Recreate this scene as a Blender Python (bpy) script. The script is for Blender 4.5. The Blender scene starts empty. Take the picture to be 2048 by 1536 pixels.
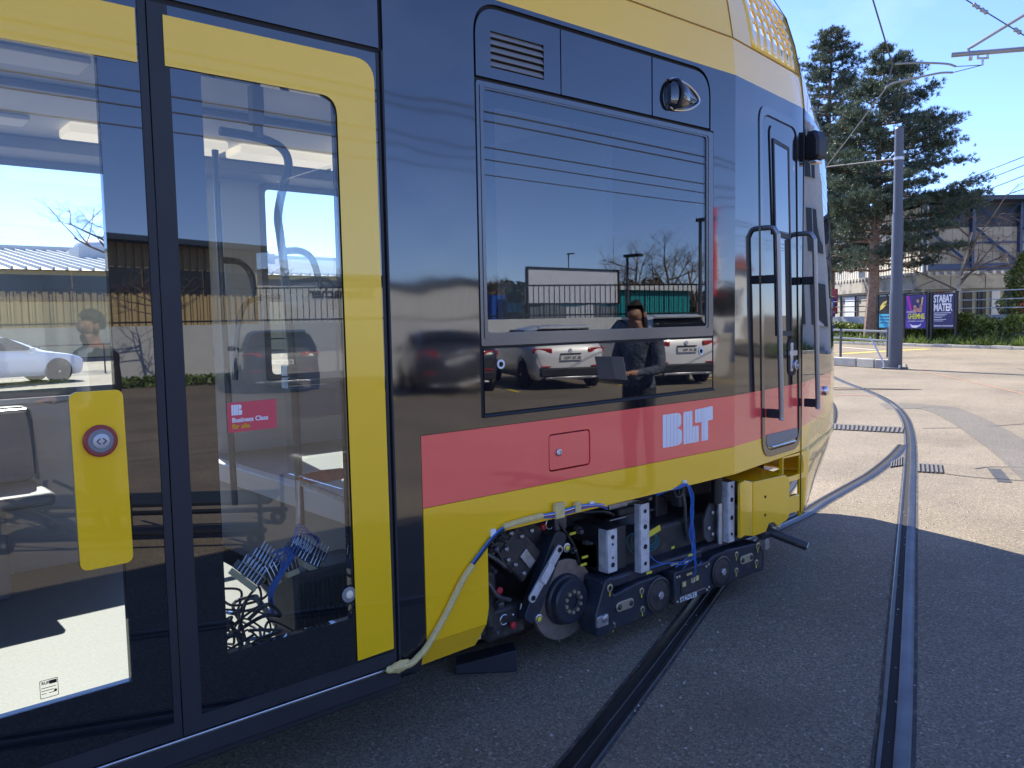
import bpy, math, random
import numpy as np
from mathutils import Vector, Matrix
random.seed(7)
R = math.radians
scn = bpy.context.scene
COL = scn.collection

# ------------------------------------------------------------------ camera
# world axes: X along the tram (towards its nose), Y across the tram, Z up, metres; camera stands at x=0,y=0
EYE = Vector((0.0, 0.0, 1.6))
FPX, YAW, PITCH, ROLL = 1640.0, R(49.1424), R(4.5174), R(-1.0583)
cy, sy, cp, sp = math.cos(YAW), math.sin(YAW), math.cos(PITCH), math.sin(PITCH)
FWD = Vector((cy*cp, sy*cp, -sp)); RGT0 = Vector((sy, -cy, 0)); UP0 = RGT0.cross(FWD)
RGT = math.cos(ROLL)*RGT0 + math.sin(ROLL)*UP0
UPV = -math.sin(ROLL)*RGT0 + math.cos(ROLL)*UP0
cam_d = bpy.data.cameras.new('camera'); cam = bpy.data.objects.new('camera', cam_d); COL.objects.link(cam)
cam_d.sensor_width = 36.0; cam_d.lens = FPX*36/2048; cam_d.clip_start = 0.05; cam_d.clip_end = 2000
M = Matrix.Identity(4)
for i in range(3):
    M[i][0], M[i][1], M[i][2], M[i][3] = RGT[i], UPV[i], -FWD[i], EYE[i]
cam.matrix_world = M
scn.camera = cam

# ------------------------------------------------------------------ sky and sun
SUN_EL, SUN_DIR = R(46), Vector((0.186, 0.983, 0)).normalized()
world = bpy.data.worlds.new('World'); scn.world = world; world.use_nodes = True
wn = world.node_tree.nodes; wl = world.node_tree.links
sky = wn.new('ShaderNodeTexSky'); sky.sky_type = 'NISHITA'; sky.sun_disc = False
sky.sun_elevation = SUN_EL; sky.sun_rotation = math.atan2(SUN_DIR.x, SUN_DIR.y)
sky.altitude = 300; sky.air_density = 0.7; sky.dust_density = 0.1; sky.ozone_density = 2.5
wn['Background'].inputs['Strength'].default_value = 0.128
tint = wn.new('ShaderNodeMix'); tint.data_type = 'RGBA'; tint.blend_type = 'MULTIPLY'; tint.inputs[0].default_value = 1.0; tint.inputs[7].default_value = (0.68, 0.73, 0.95, 1)
wl.new(sky.outputs['Color'], tint.inputs[6]); 
# thin high cloud all over the sky
wtc = wn.new('ShaderNodeTexCoord'); wmp = wn.new('ShaderNodeMapping'); wmp.inputs['Scale'].default_value = (1.2, 2.6, 5.0); wmp.inputs['Rotation'].default_value = (0, 0, R(20))
wno = wn.new('ShaderNodeTexNoise'); wno.inputs['Scale'].default_value = 1.6; wno.inputs['Detail'].default_value = 7; wno.inputs['Roughness'].default_value = 0.6
wmr = wn.new('ShaderNodeMapRange'); wmr.inputs['From Min'].default_value = 0.52; wmr.inputs['From Max'].default_value = 0.85; wmr.inputs['To Max'].default_value = 0.12
wmx = wn.new('ShaderNodeMix'); wmx.data_type = 'RGBA'; wmx.inputs[7].default_value = (6.0, 6.6, 7.4, 1)
wl.new(wtc.outputs['Generated'], wmp.inputs['Vector']); wl.new(wmp.outputs['Vector'], wno.inputs['Vector']); wl.new(wno.outputs['Fac'], wmr.inputs['Value']); wl.new(wmr.outputs['Result'], wmx.inputs[0])
wl.new(tint.outputs[2], wmx.inputs[6]); wl.new(wmx.outputs[2], wn['Background'].inputs['Color'])
sun_d = bpy.data.lights.new('sun', 'SUN'); sun = bpy.data.objects.new('sun', sun_d); COL.objects.link(sun)
sun_d.energy = 3.5; sun_d.angle = R(0.53); sun_d.color = (1.0, 0.93, 0.80)
sv = SUN_DIR*math.cos(SUN_EL) + Vector((0, 0, math.sin(SUN_EL)))
sun.rotation_euler = (-sv).to_track_quat('-Z', 'Y').to_euler(); sun.location = sv*60
scn.view_settings.view_transform = 'Standard'; scn.view_settings.look = 'None'
scn.view_settings.gamma = 1.0; scn.view_settings.exposure = 1.72
scn.cycles.max_bounces = 10; scn.cycles.transparent_max_bounces = 24; scn.cycles.glossy_bounces = 5
scn.cycles.sample_clamp_indirect = 6.0; scn.cycles.caustics_reflective = False; scn.cycles.caustics_refractive = False

# ------------------------------------------------------------------ measuring helpers (photo pixel -> place in the world)
def ray(px, py): return FWD + RGT*((px-1024)/FPX) - UPV*((py-768)/FPX)
def atY(px, py, Y): d = ray(px, py); return EYE + d*(Y/d.y)
def atG(px, py, z=0.0): d = ray(px, py); return EYE + d*((z-1.6)/d.z)
def atD(px, py, dist):                                   # at a distance measured along the ground from the camera
    d = ray(px, py); return EYE + d*(dist/math.hypot(d.x, d.y))
TY = 2.5                                                 # plane of the tram's near side
def atM(px, py, Y):                                      # a thing seen mirrored in the tram side: its true place
    p = atY(px, py, 2*TY - Y); return Vector((p.x, Y, p.z))
def S(px, py, Y=TY): p = atY(px, py, Y); return (p.x, p.z)

# ------------------------------------------------------------------ mesh helpers
class MB:
    def __init__(s): s.v = []; s.f = []
    def add(s, vs, fs):
        b = len(s.v); s.v += [tuple(v) for v in vs]; s.f += [tuple(b+i for i in f) for f in fs]; return s
    def box(s, x0, x1, y0, y1, z0, z1):
        return s.add([(x0,y0,z0),(x1,y0,z0),(x1,y1,z0),(x0,y1,z0),(x0,y0,z1),(x1,y0,z1),(x1,y1,z1),(x0,y1,z1)],
                     [(0,3,2,1),(4,5,6,7),(0,1,5,4),(1,2,6,5),(2,3,7,6),(3,0,4,7)])
    def obox(s, c, a, b, d):
        c, a, b, d = map(Vector, (c, a, b, d)); vs = []
        for k in (-1, 1):
            for i, j in ((-1,-1),(1,-1),(1,1),(-1,1)): vs.append(c+a*i+b*j+d*k)
        return s.add(vs, [(0,3,2,1),(4,5,6,7),(0,1,5,4),(1,2,6,5),(2,3,7,6),(3,0,4,7)])
    def cyl(s, p0, p1, r0, r1=None, n=16):
        r1 = r0 if r1 is None else r1
        p0, p1 = Vector(p0), Vector(p1); q = (p1-p0).to_track_quat('Z', 'Y'); vs = []
        for p, r in ((p0, r0), (p1, r1)):
            for i in range(n):
                a = 2*math.pi*i/n; vs.append(p + q @ Vector((r*math.cos(a), r*math.sin(a), 0)))
        fs = [(i, (i+1) % n, n+(i+1) % n, n+i) for i in range(n)]
        fs += [tuple(range(n-1, -1, -1)), tuple(range(n, 2*n))]
        return s.add(vs, fs)
    def ring(s, c, ax, ri, ro, h, n=32):                 # annulus of thickness h along ax from c
        c, ax = Vector(c), Vector(ax).normalized(); q = ax.to_track_quat('Z', 'Y'); vs = []
        for r, t in ((ro, 0), (ro, h), (ri, h), (ri, 0)):
            for i in range(n):
                a = 2*math.pi*i/n; vs.append(c + q @ Vector((r*math.cos(a), r*math.sin(a), t)))
        fs = []
        for k in range(4):
            for i in range(n):
                j = (i+1) % n; k2 = (k+1) % 4
                fs.append((k*n+i, k*n+j, k2*n+j, k2*n+i))
        return s.add(vs, fs)
    def lathe(s, c, ax, prof, n=32):                     # prof: list of (radius, along)
        c, ax = Vector(c), Vector(ax).normalized(); q = ax.to_track_quat('Z', 'Y'); vs = []; fs = []
        for r, t in prof:
            for i in range(n):
                a = 2*math.pi*i/n; vs.append(c + q @ Vector((r*math.cos(a), r*math.sin(a), t)))
        for k in range(len(prof)-1):
            for i in range(n):
                j = (i+1) % n; fs.append((k*n+i, k*n+j, (k+1)*n+j, (k+1)*n+i))
        if prof[0][0] > 1e-4: fs.append(tuple(range(n-1, -1, -1)))
        if prof[-1][0] > 1e-4: fs.append(tuple(range((len(prof)-1)*n, len(prof)*n)))
        return s.add(vs, fs)
    def tube(s, pts, r, n=8, closed=False):
        pts = [Vector(p) for p in pts]; m = len(pts); rs = r if isinstance(r, (list, tuple)) else [r]*m
        vs = []; fs = []; up = None
        for i, p in enumerate(pts):
            a = pts[(i-1) % m] if (closed or i > 0) else p; b = pts[(i+1) % m] if (closed or i < m-1) else p
            t = (b-a).normalized()
            if up is None:
                up = Vector((0,0,1)) if abs(t.z) < 0.9 else Vector((1,0,0))
            x = t.cross(up)
            if x.length < 1e-6: x = t.orthogonal()
            x.normalize(); up = x.cross(t).normalized()
            for k in range(n):
                an = 2*math.pi*k/n; vs.append(p + (x*math.cos(an) + up*math.sin(an))*rs[i])
        for i in range(m if closed else m-1):
            for k in range(n):
                j = (i+1) % m; l = (k+1) % n
                fs.append((i*n+k, i*n+l, j*n+l, j*n+k))
        if not closed: fs += [tuple(range(n-1, -1, -1)), tuple(range((m-1)*n, m*n))]
        return s.add(vs, fs)
    def prism(s, poly, fn):                              # poly in 2D, fn(u, v, t) -> point, t in 0..1
        n = len(poly); vs = [fn(u, v, 0) for u, v in poly] + [fn(u, v, 1) for u, v in poly]
        return s.add(vs, [tuple(range(n-1, -1, -1)), tuple(range(n, 2*n))] + [(i, (i+1) % n, n+(i+1) % n, n+i) for i in range(n)])
    def side(s, poly, y0, y1): return s.prism(poly, lambda u, v, t: (u, y0+(y1-y0)*t, v))
    def frame(s, outer, inner, y0, y1, fn=None):         # ring between two outlines of the same count
        fn = fn or (lambda u, v, t: (u, y0+(y1-y0)*t, v))
        n = len(outer); vs = [fn(u, v, 0) for u, v in outer]+[fn(u, v, 0) for u, v in inner]+[fn(u, v, 1) for u, v in outer]+[fn(u, v, 1) for u, v in inner]
        fs = []
        for i in range(n):
            j = (i+1) % n
            fs += [(i, j, n+j, n+i), (2*n+i, 3*n+i, 3*n+j, 2*n+j), (i, 2*n+i, 2*n+j, j), (n+i, n+j, 3*n+j, 3*n+i)]
        return s.add(vs, fs)
    def ball(s, c, rx, ry=None, rz=None, n=12, m=8):
        ry = ry or rx; rz = rz or rx; vs = []; fs = []
        for i in range(m+1):
            th = math.pi*i/m
            for k in range(n):
                a = 2*math.pi*k/n
                vs.append((c[0]+rx*math.sin(th)*math.cos(a), c[1]+ry*math.sin(th)*math.sin(a), c[2]+rz*math.cos(th)))
        for i in range(m):
            for k in range(n):
                l = (k+1) % n; fs.append((i*n+k, (i+1)*n+k, (i+1)*n+l, i*n+l))
        return s.add(vs, fs)
    def build(s, name, mat, parent=None, bev=0.0, seg=2, ang=35, smooth=True, weld=False):
        me = bpy.data.meshes.new(name); me.from_pydata(s.v, [], s.f)
        if mat is not None: me.materials.append(mat)
        me.validate()
        if smooth:
            me.polygons.foreach_set('use_smooth', [True]*len(me.polygons)); me.set_sharp_from_angle(angle=R(ang))
        o = bpy.data.objects.new(name, me); COL.objects.link(o)
        if bev:
            b = o.modifiers.new('bevel', 'BEVEL'); b.width = bev; b.segments = seg; b.limit_method = 'ANGLE'; b.angle_limit = R(40)
        if parent is not None:
            o.parent = parent
            if parent.name in BASE: o.location = -BASE[parent.name]
        return o
BASE = {}
def thing(name, label, cat, loc=(0, 0, 0), group=None, world=True):
    """an Empty at the thing's base; its parts are modelled in world coordinates when world is True"""
    o = bpy.data.objects.new(name, None); COL.objects.link(o); o.location = loc; o.empty_display_size = 0.2
    o['label'] = label; o['category'] = cat
    if group: o['group'] = group
    if world: BASE[o.name] = Vector(loc)
    return o
def tag(o, label, cat, group=None):
    o['label'] = label; o['category'] = cat
    if group: o['group'] = group
    return o
def struct(o): o['kind'] = 'structure'; return o
def stuff(o, label=None, cat=None):
    o['kind'] = 'stuff'
    if label: o['label'] = label; o['category'] = cat
    return o
def copy_tree(o, parent=None):
    c = o.copy(); COL.objects.link(c); c.parent = parent
    for ch in [x for x in COL.objects if x.parent == o]: copy_tree(ch, c)
    return c
def rpoly(pts, r, n=5):                                  # polygon with rounded corners; r number or list
    out = []; m = len(pts)
    for i in range(m):
        ri = r[i] if isinstance(r, (list, tuple)) else r
        p, a, b = Vector(pts[i]), Vector(pts[i-1]), Vector(pts[(i+1) % m])
        u, w = (a-p).normalized(), (b-p).normalized()
        c = max(-0.999, min(0.999, u.dot(w))); d = ri/math.tan(math.acos(c)/2)
        p0, p1 = p+u*d, p+w*d
        for k in range(n+1):
            t = k/n; q = p0*(1-t)**2 + p*2*t*(1-t) + p1*t*t; out.append((q.x, q.y))
    return out
def rect(x0, x1, z0, z1, r=0.0, n=5): return rpoly([(x0, z0), (x1, z0), (x1, z1), (x0, z1)], max(r, 1e-4), n)
def smooth_path(pts, k=8):
    pts = [Vector(p) for p in pts]; out = []
    P = [pts[0]*2-pts[1]] + pts + [pts[-1]*2-pts[-2]]
    for i in range(1, len(P)-2):
        a, b, c, d = P[i-1:i+3]
        for j in range(k):
            t = j/k
            out.append(0.5*((2*b) + (c-a)*t + (2*a-5*b+4*c-d)*t*t + (-a+3*b-3*c+d)*t**3))
    out.append(pts[-1]); return out
def text_obj(name, txt, size, mat, parent, origin, xdir, ydir, bold=0.0, depth=0.001, align='LEFT', spacing=1.0):
    cu = bpy.data.curves.new(name, 'FONT'); cu.body = txt; cu.size = size; cu.extrude = depth; cu.offset = bold
    cu.align_x = align; cu.space_character = spacing; cu.resolution_u = 3
    t = bpy.data.objects.new(name+'_tmp', cu); COL.objects.link(t)
    dg = bpy.context.evaluated_depsgraph_get(); dg.update()
    me = bpy.data.meshes.new_from_object(t.evaluated_get(dg)); bpy.data.objects.remove(t); bpy.data.curves.remove(cu)
    x, y = Vector(xdir).normalized(), Vector(ydir).normalized(); z = x.cross(y); o3 = Vector(origin)
    for v in me.vertices: v.co = o3 + x*v.co.x + y*v.co.y + z*v.co.z
    me.materials.clear(); me.materials.append(mat); me.name = name
    o = bpy.data.objects.new(name, me); COL.objects.link(o); o.parent = parent
    if parent is not None and parent.name in BASE: o.location = -BASE[parent.name]
    return o

# ------------------------------------------------------------------ materials
MATS = {}
def mat(name, col, rough=0.5, metal=0.0, ior=1.5, coat=0.0, var=0.0, vscale=3.0, bump=0.0, bscale=200.0, wave=0.0, dirt=None, emit=None, dirt_scale=2.0, dirt_lo=0.55, rvar=0.0):
    m = bpy.data.materials.new(name); m.use_nodes = True; N = m.node_tree.nodes; L = m.node_tree.links
    b = N['Principled BSDF']; b.inputs['Base Color'].default_value = (*col, 1); b.inputs['Roughness'].default_value = rough
    b.inputs['Metallic'].default_value = metal; b.inputs['IOR'].default_value = ior
    if coat: b.inputs['Coat Weight'].default_value = coat; b.inputs['Coat Roughness'].default_value = 0.03
    tc = N.new('ShaderNodeTexCoord')
    def noise(scale, detail=4.0, rgh=0.55):
        n = N.new('ShaderNodeTexNoise'); n.inputs['Scale'].default_value = scale; n.inputs['Detail'].default_value = detail; n.inputs['Roughness'].default_value = rgh
        L.new(tc.outputs['Object'], n.inputs['Vector']); return n.outputs['Fac']
    cur = None
    if var:
        r = N.new('ShaderNodeMapRange'); L.new(noise(vscale, 6), r.inputs['Value'])
        r.inputs['From Min'].default_value = 0.25; r.inputs['From Max'].default_value = 0.75
        r.inputs['To Min'].default_value = 1-var; r.inputs['To Max'].default_value = 1+var
        h = N.new('ShaderNodeHueSaturation'); h.inputs['Color'].default_value = (*col, 1); L.new(r.outputs['Result'], h.inputs['Value'])
        cur = h.outputs['Color']
    if dirt:
        r = N.new('ShaderNodeMapRange'); L.new(noise(dirt_scale, 8, 0.65), r.inputs['Value'])
        r.inputs['From Min'].default_value = dirt_lo; r.inputs['From Max'].default_value = dirt_lo+0.2
        mx = N.new('ShaderNodeMix'); mx.data_type = 'RGBA'; L.new(r.outputs['Result'], mx.inputs[0])
        if cur: L.new(cur, mx.inputs[6])
        else: mx.inputs[6].default_value = (*col, 1)
        mx.inputs[7].default_value = (*dirt, 1); cur = mx.outputs[2]
    if cur: L.new(cur, b.inputs['Base Color'])
    if rvar:
        r = N.new('ShaderNodeMapRange'); L.new(noise(4.0, 6), r.inputs['Value'])
        r.inputs['To Min'].default_value = max(0.0, rough-rvar); r.inputs['To Max'].default_value = rough+rvar; L.new(r.outputs['Result'], b.inputs['Roughness'])
    if bump or wave:
        bp = N.new('ShaderNodeBump'); bp.inputs['Distance'].default_value = 1.0
        if wave: L.new(noise(2.2, 1.5), bp.inputs['Height']); bp.inputs['Strength'].default_value = 1.0; bp.inputs['Distance'].default_value = wave
        else: L.new(noise(bscale, 3), bp.inputs['Height']); bp.inputs['Strength'].default_value = 1.0; bp.inputs['Distance'].default_value = bump
        L.new(bp.outputs['Normal'], b.inputs['Normal'])
        if coat and wave: L.new(bp.outputs['Normal'], b.inputs['Coat Normal'])
    if emit: b.inputs['Emission Color'].default_value = (*emit[0], 1); b.inputs['Emission Strength'].default_value = emit[1]
    MATS[name] = m; return m
def glass(name, tint=(0.9, 0.94, 0.95), f0=0.045):
    """clear sheet: reflects by Schlick's law and lets the rest straight through"""
    m = bpy.data.materials.new(name); m.use_nodes = True; N = m.node_tree.nodes; L = m.node_tree.links; N.clear()
    out = N.new('ShaderNodeOutputMaterial'); mx = N.new('ShaderNodeMixShader'); tr = N.new('ShaderNodeBsdfTransparent'); gl = N.new('ShaderNodeBsdfGlossy')
    tr.inputs['Color'].default_value = (*tint, 1); gl.inputs['Roughness'].default_value = 0.0; gl.inputs['Color'].default_value = (1, 1, 1, 1)
    lw = N.new('ShaderNodeLayerWeight'); lw.inputs['Blend'].default_value = 0.5
    pw = N.new('ShaderNodeMath'); pw.operation = 'POWER'; pw.inputs[1].default_value = 5.0; L.new(lw.outputs['Facing'], pw.inputs[0])
    ma = N.new('ShaderNodeMath'); ma.operation = 'MULTIPLY_ADD'; ma.inputs[1].default_value = 1-f0; ma.inputs[2].default_value = f0; L.new(pw.outputs[0], ma.inputs[0])
    L.new(ma.outputs[0], mx.inputs[0]); L.new(tr.outputs[0], mx.inputs[1]); L.new(gl.outputs[0], mx.inputs[2]); L.new(mx.outputs[0], out.inputs['Surface'])
    MATS[name] = m; return m
m_black = mat('black_gloss_paint', (0.010, 0.011, 0.014), 0.05, ior=2.0, wave=0.003, rvar=0.025)
m_blackglass = mat('black_glass', (0.008, 0.009, 0.012), 0.012, ior=2.0)
m_yellow = mat('yellow_paint', (0.98, 0.57, 0.003), 0.25, ior=1.5, coat=1.0, wave=0.0025, var=0.04, vscale=1.5)
m_red = mat('red_paint', (0.98, 0.105, 0.095), 0.25, ior=1.5, coat=1.0, wave=0.0025, var=0.04, vscale=1.5)
m_yfilm = mat('yellow_film', (0.98, 0.59, 0.004), 0.28, coat=0.8, var=0.03)
m_rubber = mat('dark_rubber', (0.022, 0.025, 0.032), 0.55, ior=1.45, var=0.15, vscale=5)
m_wframe = mat('window_frame_black', (0.030, 0.034, 0.042), 0.22, ior=2.0)
m_groove = mat('groove_black', (0.008, 0.008, 0.010), 0.7)
m_white = mat('white_film', (0.80, 0.81, 0.84), 0.4)
m_alu = mat('brushed_aluminium', (0.62, 0.63, 0.65), 0.32, 1.0, rvar=0.12, var=0.12, vscale=20)
m_zinc = mat('zinc_bracket', (0.60, 0.60, 0.61), 0.5, 0.25, var=0.25, vscale=22, dirt=(0.25, 0.23, 0.21), dirt_scale=18, dirt_lo=0.6)
m_steel = mat('galvanised_steel', (0.50, 0.50, 0.51), 0.45, 0.9, var=0.3, vscale=25, rvar=0.15)
m_dsteel = mat('dark_frame_paint', (0.022, 0.028, 0.044), 0.38, ior=1.5, var=0.3, vscale=12, dirt=(0.085, 0.068, 0.052), dirt_scale=8, dirt_lo=0.54)
m_mach = mat('machinery_black', (0.034, 0.034, 0.037), 0.5, var=0.4, vscale=15, dirt=(0.10, 0.078, 0.058), dirt_scale=11, dirt_lo=0.52)
m_grey = mat('grey_plastic', (0.22, 0.225, 0.235), 0.5, var=0.08)
m_lgrey = mat('light_grey_panel', (0.58, 0.59, 0.60), 0.45, var=0.04)
m_disc = mat('brake_disc_iron', (0.34, 0.29, 0.26), 0.42, 0.75, var=0.25, vscale=30, rvar=0.12)
m_bolt = mat('zinc_bolts', (0.62, 0.58, 0.42), 0.35, 0.8)
m_ymark = mat('yellow_marking', (0.80, 0.68, 0.05), 0.5)
m_redcap = mat('red_cap', (0.55, 0.03, 0.04), 0.4)
m_pole = mat('pole_dark_grey', (0.13, 0.135, 0.145), 0.35, 0.3)
m_bluew = mat('blue_wire', (0.05, 0.16, 0.50), 0.4)
m_tealw = mat('teal_wire', (0.02, 0.15, 0.18), 0.4)
m_blackw = mat('black_cable', (0.012, 0.012, 0.014), 0.4)
m_redw = mat('brown_red_wire', (0.22, 0.03, 0.025), 0.45)
m_tape = mat('masking_tape', (0.66, 0.52, 0.22), 0.7, var=0.15, vscale=40)
m_tglass = glass('tram_glass', (0.94, 0.965, 0.97), 0.05)
m_cglass = glass('clear_glass', (0.95, 0.97, 0.97), 0.04)
m_wglass = glass('cab_window_glass', (0.55, 0.6, 0.63), 0.095)
# ------------------------------------------------------------------ the ground
def ground_mat(name, col, fleck, blotch, sc=1.0):
    m = bpy.data.materials.new(name); m.use_nodes = True; N = m.node_tree.nodes; L = m.node_tree.links; b = N['Principled BSDF']
    tc = N.new('ShaderNodeTexCoord')
    def noise(scale, detail, rg=0.6):
        n = N.new('ShaderNodeTexNoise'); n.inputs['Scale'].default_value = scale; n.inputs['Detail'].default_value = detail; n.inputs['Roughness'].default_value = rg
        L.new(tc.outputs['Object'], n.inputs['Vector']); return n.outputs['Fac']
    def mr(src, a, b_, c, d):
        r = N.new('ShaderNodeMapRange'); L.new(src, r.inputs['Value'])
        for k, v in zip(('From Min', 'From Max', 'To Min', 'To Max'), (a, b_, c, d)): r.inputs[k].default_value = v
        return r.outputs['Result']
    def mul(a, b_):
        q = N.new('ShaderNodeMath'); q.operation = 'MULTIPLY'; L.new(a, q.inputs[0]); L.new(b_, q.inputs[1]); return q.outputs[0]
    vo = N.new('ShaderNodeTexVoronoi'); vo.inputs['Scale'].default_value = 115*sc; L.new(tc.outputs['Object'], vo.inputs['Vector'])
    sep = N.new('ShaderNodeSeparateColor'); L.new(vo.outputs['Color'], sep.inputs['Color'])
    grain = mr(sep.outputs[0], 0, 1, 0.62, 1.38)                 # single stones in the surface
    fine = mr(noise(60*sc, 4), 0.3, 0.7, 0.80, 1.2)
    big = mr(noise(0.35, 6), 0.3, 0.7, 1-blotch, 1+blotch)
    mid = mr(noise(1.6, 5), 0.3, 0.7, 0.9, 1.1)
    v = mul(mul(grain, fine), mul(big, mid))
    h = N.new('ShaderNodeHueSaturation'); h.inputs['Color'].default_value = (*col, 1); L.new(v, h.inputs['Value'])
    fl = mr(sep.outputs[1], 0.968, 0.988, 0, 0.9)                  # pale quartz flecks
    mx = N.new('ShaderNodeMix'); mx.data_type = 'RGBA'; L.new(fl, mx.inputs[0]); L.new(h.outputs['Color'], mx.inputs[6]); mx.inputs[7].default_value = (*fleck, 1)
    st = mr(noise(0.8, 8, 0.7), 0.52, 0.68, 0, 0.55)             # oil and tyre stains
    m2 = N.new('ShaderNodeMix'); m2.data_type = 'RGBA'; L.new(st, m2.inputs[0]); L.new(mx.outputs[2], m2.inputs[6]); m2.inputs[7].default_value = (col[0]*0.5, col[1]*0.5, col[2]*0.52, 1)
    L.new(m2.outputs[2], b.inputs['Base Color']); b.inputs['Roughness'].default_value = 0.82
    bp = N.new('ShaderNodeBump'); bp.inputs['Distance'].default_value = 0.004; bp.inputs['Strength'].default_value = 0.8
    ad = N.new('ShaderNodeMath'); ad.operation = 'ADD'; L.new(vo.outputs['Distance'], ad.inputs[0]); L.new(noise(60*sc, 4), ad.inputs[1]); L.new(ad.outputs[0], bp.inputs['Height'])
    L.new(bp.outputs['Normal'], b.inputs['Normal']); return m
m_ground = ground_mat('yard_asphalt', (0.205, 0.168, 0.118), (0.42, 0.38, 0.31), 0.22)
m_patch = ground_mat('patch_asphalt', (0.138, 0.121, 0.098), (0.22, 0.21, 0.19), 0.1)
struct(MB().add([(-400, -400, 0), (900, -400, 0), (900, 400, 0), (-400, 400, 0)], [(0, 1, 2, 3)]).build('ground', m_ground, None))
def strip(pts, w, z, name, m, parent=None, wf=None):
    b = MB(); P = [Vector((p[0], p[1], 0)) for p in pts]
    for i, p in enumerate(P):
        t = (P[min(i+1, len(P)-1)]-P[max(i-1, 0)]).normalized(); n = Vector((-t.y, t.x, 0)); ww = wf(i/(len(P)-1)) if wf else w
        b.v += [tuple(p+n*ww/2+Vector((0, 0, z))), tuple(p-n*ww/2+Vector((0, 0, z)))]
    b.f = [(2*i, 2*i+1, 2*i+3, 2*i+2) for i in range(len(P)-1)]
    return b.build(name, m, parent)
gpath = lambda pts, k=8: smooth_path([atG(*p) for p in pts], k)
# repaired strip, joints and painted lines on the yard
struct(strip(gpath([(1765, 812), (1830, 813), (1880, 818), (1930, 838), (1985, 870), (2048, 912), (2140, 985)]), 0.55, 0.004, 'asphalt_patch', m_patch, None, lambda t: 0.9-0.35*min(1, t*2.5)))
m_crack = mat('crack_tar', (0.055, 0.052, 0.05), 0.6, var=0.3, vscale=5)
for pp, w in (([(1890, 948), (1950, 955), (2048, 962), (2120, 968)], .02), ([(1846, 857), (1925, 856)], .025), ([(1978, 853), (2048, 848), (2100, 845)], .025), ([(1950, 938), (1985, 934), (2060, 936)], .02), ([(1988, 938), (2010, 965)], .12), ([(1680, 735), (1750, 732), (1800, 735)], .04)):
    struct(strip(gpath(pp), w, 0.0045, 'tar_joint', m_crack))
m_oline = mat('orange_paint', (0.38, 0.20, 0.11), 0.7, var=0.3, vscale=6, dirt=(0.25, 0.2, 0.15), dirt_scale=3, dirt_lo=0.45)
m_yline = mat('yellow_road_paint', (0.72, 0.52, 0.06), 0.7, var=0.15, dirt=(0.3, 0.25, 0.15), dirt_scale=3, dirt_lo=0.6)
for pp, w, m in (([(1838, 741), (1900, 754), (1960, 768), (2048, 788), (2130, 810)], .06, m_oline), ([(1676, 708), (1760, 703), (1856, 698)], .35, m_yline), ([(1560, 775), (1720, 777)], .10, m_oline), ([(1560, 788), (1754, 791)], .10, m_oline), ([(1680, 694), (1752, 700)], .15, m_white)):
    struct(strip(gpath(pp), w, 0.0045, 'painted_line', m))
# grooved rails: head, groove, guard lip
m_rail = mat('rail_steel', (0.125, 0.125, 0.13), 0.42, 1.0, var=0.25, vscale=6, rvar=0.12)
m_lip = mat('rail_lip_steel', (0.10, 0.095, 0.095), 0.42, 1.0, var=0.35, vscale=10, dirt=(0.10, 0.06, 0.04), dirt_scale=5, dirt_lo=0.55)
m_seal = mat('joint_sealant', (0.045, 0.042, 0.04), 0.8, var=0.5, vscale=14, dirt=(0.15, 0.13, 0.10), dirt_scale=12, dirt_lo=0.5)
m_gdirt = mat('groove_dirt', (0.018, 0.016, 0.015), 0.9)
m_rail_shade = mat('rail_steel_shaded', (0.045, 0.045, 0.05), 0.38, 0.8, var=0.3, vscale=8, rvar=0.12, dirt=(0.10, 0.10, 0.11), dirt_scale=3, dirt_lo=0.62)  # left rail's copy of the steel, tram's shade and dark reflection painted in
def rail(path, side, label, group='grooved tram rails set in the yard', mh=None, ml=None):
    """side=+1: groove and lip lie to the left of travel"""
    P = [Vector((p[0], p[1], 0)) for p in path]
    t = thing('tram_rail', label, 'rail', P[0], group)
    def sw(prof, name, m):
        b = MB(); n = len(prof)
        for i, p in enumerate(P):
            d = (P[min(i+1, len(P)-1)]-P[max(i-1, 0)]).normalized(); q = Vector((-d.y, d.x, 0))*side
            b.v += [tuple(p+q*(u*0.84)+Vector((0, 0, z))) for u, z in prof]
        for i in range(len(P)-1):
            b.f += [(i*n+k, i*n+k+1, (i+1)*n+k+1, (i+1)*n+k) for k in range(n-1)]
        b.build(name, m, t, ang=30)
    sw([(-0.040, 0.001), (-0.030, 0.0065), (-0.026, 0.008), (0.020, 0.0085), (0.028, 0.007), (0.031, 0.0025)], 'rail_head', mh or m_rail)
    sw([(0.031, 0.0025), (0.072, 0.0025)], 'rail_groove', m_gdirt); sw([(-0.058, 0.0018), (-0.041, 0.0022)], 'joint_seal', m_seal); sw([(0.101, 0.0022), (0.114, 0.0018)], 'joint_seal', m_seal)
    sw([(0.072, 0.0025), (0.074, 0.007), (0.092, 0.0075), (0.100, 0.001)], 'rail_lip', ml or m_lip)
RP = smooth_path([Vector((0.6, 0.31, 0))]+[atG(*p) for p in [(1800, 1536), (1809, 1380), (1815, 1230), (1820, 1090), (1824, 985), (1826, 910), (1823, 868), (1814, 838), (1795, 814), (1768, 796), (1735, 781), (1705, 770)]]+[Vector((26, 15.5, 0)), Vector((34, 25, 0)), Vector((41, 38, 0))], 8)
rail(RP, 1, 'near curving grooved rail running from the bottom right edge round behind the tram nose')
LP = []
for i, p in enumerate(RP):
    d = (RP[min(i+1, len(RP)-1)]-RP[max(i-1, 0)]).normalized(); LP.append(Vector((p.x-d.y*1.06, p.y+d.x*1.06, 0)))
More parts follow.
